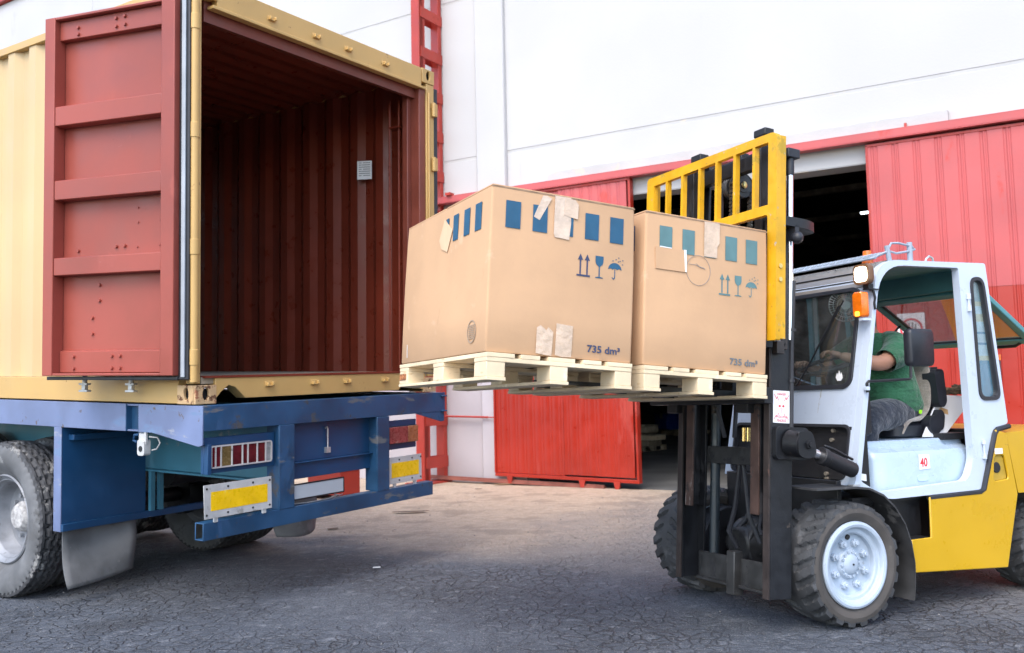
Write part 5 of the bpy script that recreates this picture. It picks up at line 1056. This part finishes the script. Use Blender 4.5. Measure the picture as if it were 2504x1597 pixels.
sleeve(b, [(1.475, -.10, 1.615), (1.465, -.18, 1.60), (1.43, -.225, 1.575), (1.37, -.25, 1.55), (1.30, -.272, 1.527), (1.245, -.283, 1.505)], [.095, .105, .102, .090, .078, .072])
sleeve(b, [(1.475, .06, 1.615), (1.465, .14, 1.60), (1.43, .185, 1.575), (1.37, .215, 1.54), (1.30, .235, 1.50)], [.095, .105, .10, .09, .085])
o = b.build('t_shirt', M['green'], pr, ang=180, sub=2)
b = MB(); b.loft(wrinkle([ell(c, X_, Y_, a, r) for c, a, r in (((1.55, -.02, 1.09), .17, .20), ((1.55, -.02, 1.14), .19, .225), ((1.545, -.02, 1.19), .185, .225), ((1.54, -.02, 1.22), .17, .21))], .003))
for s_, y1, y2 in ((-1, -.125, -.235), (1, .085, .15)):
    P = [(1.60, y1, 1.15), (1.48, y1+.015*s_, 1.165), (1.34, (y1+y2)/2, 1.168), (1.20, y2, 1.160), (1.10, y2, 1.135), (1.055, y2, 1.06), (1.07, y2, .95), (1.08, y2, .80)]
    Rr = [.115, .118, .112, .100, .098, .088, .078, .078]; rr = []
    for i, (p, r) in enumerate(zip(P, Rr)):
        d = (Vector(P[min(i+1, 7)])-Vector(P[max(i-1, 0)])).normalized(); u = Vector((0, 1, 0)); v = d.cross(u); rr.append(ell(p, u, v, r, r, 20, 2.2))
    b.loft(wrinkle(rr, .011, 1.5))
b.build('jeans', M['jeans'], pr, ang=180, sub=2)
for s_, y in ((-1, -.215), (1, .13)):
    MB().loft([[(x, y+u, .70+v*1.0) for u, v in rrect(-.045*s, .045*s, 0, h, .015, 3)] for x, s, h in ((.93, .6, .05), (.96, 1, .07), (1.05, 1, .09), (1.10, .95, .12), (1.15, .85, .11))]).build('shoe', M['black'], pr)
# head details
b = MB(); b.lathe([(0, .108), (.05, .098), (.082, .06), (.094, .01), (.092, -.03), (.080, -.06)], (1.345, -.02, 1.87), (.12, 0, 1), 24); b.build('hair', M['hair'], pr, ang=180)
b = MB()
for s_ in (-1, 1): b.lathe([(0, -.012), (.012, -.006), (.012, .006), (0, .012)], (1.242, -.02+s_*.033, 1.863), (1, 0, 0), 12)
b.build('eyes', M['signw'], pr)
b = MB(); b.loft([[(1.242-.020*q, -.02-.014*q-.002, 1.87-.05*q), (1.238-.026*q, -.02, 1.87-.045*q), (1.242-.020*q, -.02+.014*q+.002, 1.87-.05*q), (1.258, -.02, 1.875-.055*q)] for q in (.1, .5, 1)])
for s_ in (-1, 1): b.lathe([(0, -.010), (.028, -.006), (.032, 0), (.022, .006), (0, .008)], (1.335, -.02+s_*.092, 1.85), (0, 1, 0), 14)
b.build('face_detail', M['skin'], pr, ang=60, sub=1)
b = MB(); b.tube([(1.247, -.045, 1.795), (1.238, -.02, 1.792), (1.247, .005, 1.795)], .006, 6); b.build('mouth', mat('lips', (.42, .17, .13), .5), pr)
MB().prism(rrect(-.011, .011, -.012, .012, .003), lambda u, v, w: (1.575+u+.2*v, -.252+w, 1.178+v), -.006, 0).build('belt_clip', M['lime'], pr)

# ------------------------------------------------------------------ goods inside the hall, litter outside
def W2(x, y, z, rz=0): return FW @ Matrix.Translation((x, y, z)) @ Matrix.Rotation(rz, 4, 'Z')
p3 = copy_tree(p1)
p3.matrix_world = W2(-13.0, 17.2, .008, R(-38)) @ Matrix.Scale(1.15, 4); p3['label'] = 'dim pallet on the warehouse floor under the blue crate'; p3['group'] = 'pallets inside the warehouse'
for ch in p3.children:
    ch.data = ch.data.copy(); ch.data.materials[0] = M['oldwood']
c = thing('plastic_crate', W2(-12.95, 17.75, .185, R(-38)), 'blue plastic crate on the pallet inside the doorway', 'crate')
b = MB(); b.box(-.46, .46, -.30, .30, 0, .50); b.build('crate_body', M['plastic'], c, bevel=.02)
b = MB(); b.box(-.49, .49, -.33, .33, .50, .54); b.build('crate_rim', M['plastic'], c, bevel=.01)
b = MB(); b.box(.05, .22, -.345, -.335, .38, .54); b.build('crate_tag', M['grey'], c)
for i, (z, dx) in enumerate(((.13, 0), (.27, .12), (.43, -.05))):
    c = thing('wooden_crate', W2(-9.75+dx, 8.6, z, R(-8)), ('pale low box at the bottom of the stack just inside the doorway', 'wide wooden box in the middle of the stack inside the doorway', 'small rounded box on top of the stack inside the doorway')[i], 'box', 'boxes stacked inside the doorway')
    b = MB(); b.box(-.45, .45, -.3, .3, 0, .12 if i < 2 else .2); b.build('box_body', M['oldwood'] if i != 1 else M['wood'], c, bevel=.01 if i < 2 else .05)
    b = MB(); b.box(-.46, .46, -.31, .31, .115 if i < 2 else .19, .13 if i < 2 else .205); b.build('box_lid', M['oldwood'], c, bevel=.004)
p4 = copy_tree(p3); p4.matrix_world = W2(-10.1, 7.9, .008, R(-4)); p4['label'] = 'dim pallet under the stack of boxes just inside the doorway'
# litter
def scrap(name, x, y, pts, m, label, cat, rz=0, h=.02, group=None):
    o = MB().prism(pts, lambda u, v, w: (u, v, w+h*(u*u-v)*3), .0, .006).build(name, m); o.matrix_world = Matrix.Translation((x, y, ground_z(x, y)+.012)) @ Matrix.Rotation(rz, 4, 'Z'); tag(o, label, cat, group)
scrap('cardboard_scrap', -.12, 14.25, [(-.22, -.06), (.18, -.08), (.24, .04), (-.05, .09), (-.2, .03)], M['card'], 'torn pale cardboard scrap under the left red sliding door', 'scrap', .2)
scrap('dirt_clod', -1.25, 10.95, [(-.22, -.04), (.1, -.06), (.22, .02), (.05, .07), (-.15, .05)], M['rope'], 'flat brown clod on the dirt right of the trailer bumper', 'debris', .1, group='clods on the dirt')
scrap('dirt_clod', -1.92, 9.62, [(-.06, -.02), (.05, -.03), (.07, .03), (-.03, .05)], M['rope'], 'small brown clod on the dirt below the trailer bumper', 'debris', .7, group='clods on the dirt')
scrap('dirt_clod', -.55, 13.6, [(-.05, -.02), (.05, -.02), (.04, .03), (-.04, .03)], M['rope'], 'small dark clod on the dirt before the white wall', 'debris', .2, group='clods on the dirt')
scrap('paper_scrap', -1.12, 7.35, [(-.03, -.012), (.03, -.018), (.035, .012), (-.02, .016)], M['paper'], 'tiny white paper scrap on dark asphalt behind the trailer', 'scrap', .3)

# loose grit: far too many to count
g = MB(); rr = random.Random(5)
for i in range(700):
    x, y = rr.uniform(-4.5, 3.5), rr.uniform(2.6, 12.6)
    if y > 9.5 and rr.random() < .4: continue
    r = rr.choice((.003, .004, .004, .005, .007)) * (1.35 if y > 7 else 1); a = rr.uniform(0, 6); z = ground_z(x, y)+.002
    c, s_ = math.cos(a)*r, math.sin(a)*r; h = r*rr.uniform(.6, 1.1); q = rr.uniform(.5, .9)
    g.add([(x+c, y+s_, z), (x-s_*q, y+c*q, z), (x-c, y-s_, z), (x+s_*q, y-c*q, z), (x+c*.5, y+s_*.5, z+h), (x-s_*.4, y+c*.4, z+h*.9), (x-c*.5, y-s_*.5, z+h*.8), (x+s_*.4, y-c*.4, z+h)],
          [(0, 1, 5, 4), (1, 2, 6, 5), (2, 3, 7, 6), (3, 0, 4, 7), (4, 5, 6, 7)])
go = g.build('gravel', mat('pale grit', (.20, .195, .185), .85, var=.35, vs=3), ang=20); tag(go, 'loose pale grit scattered over the asphalt yard', 'gravel', kind='stuff')
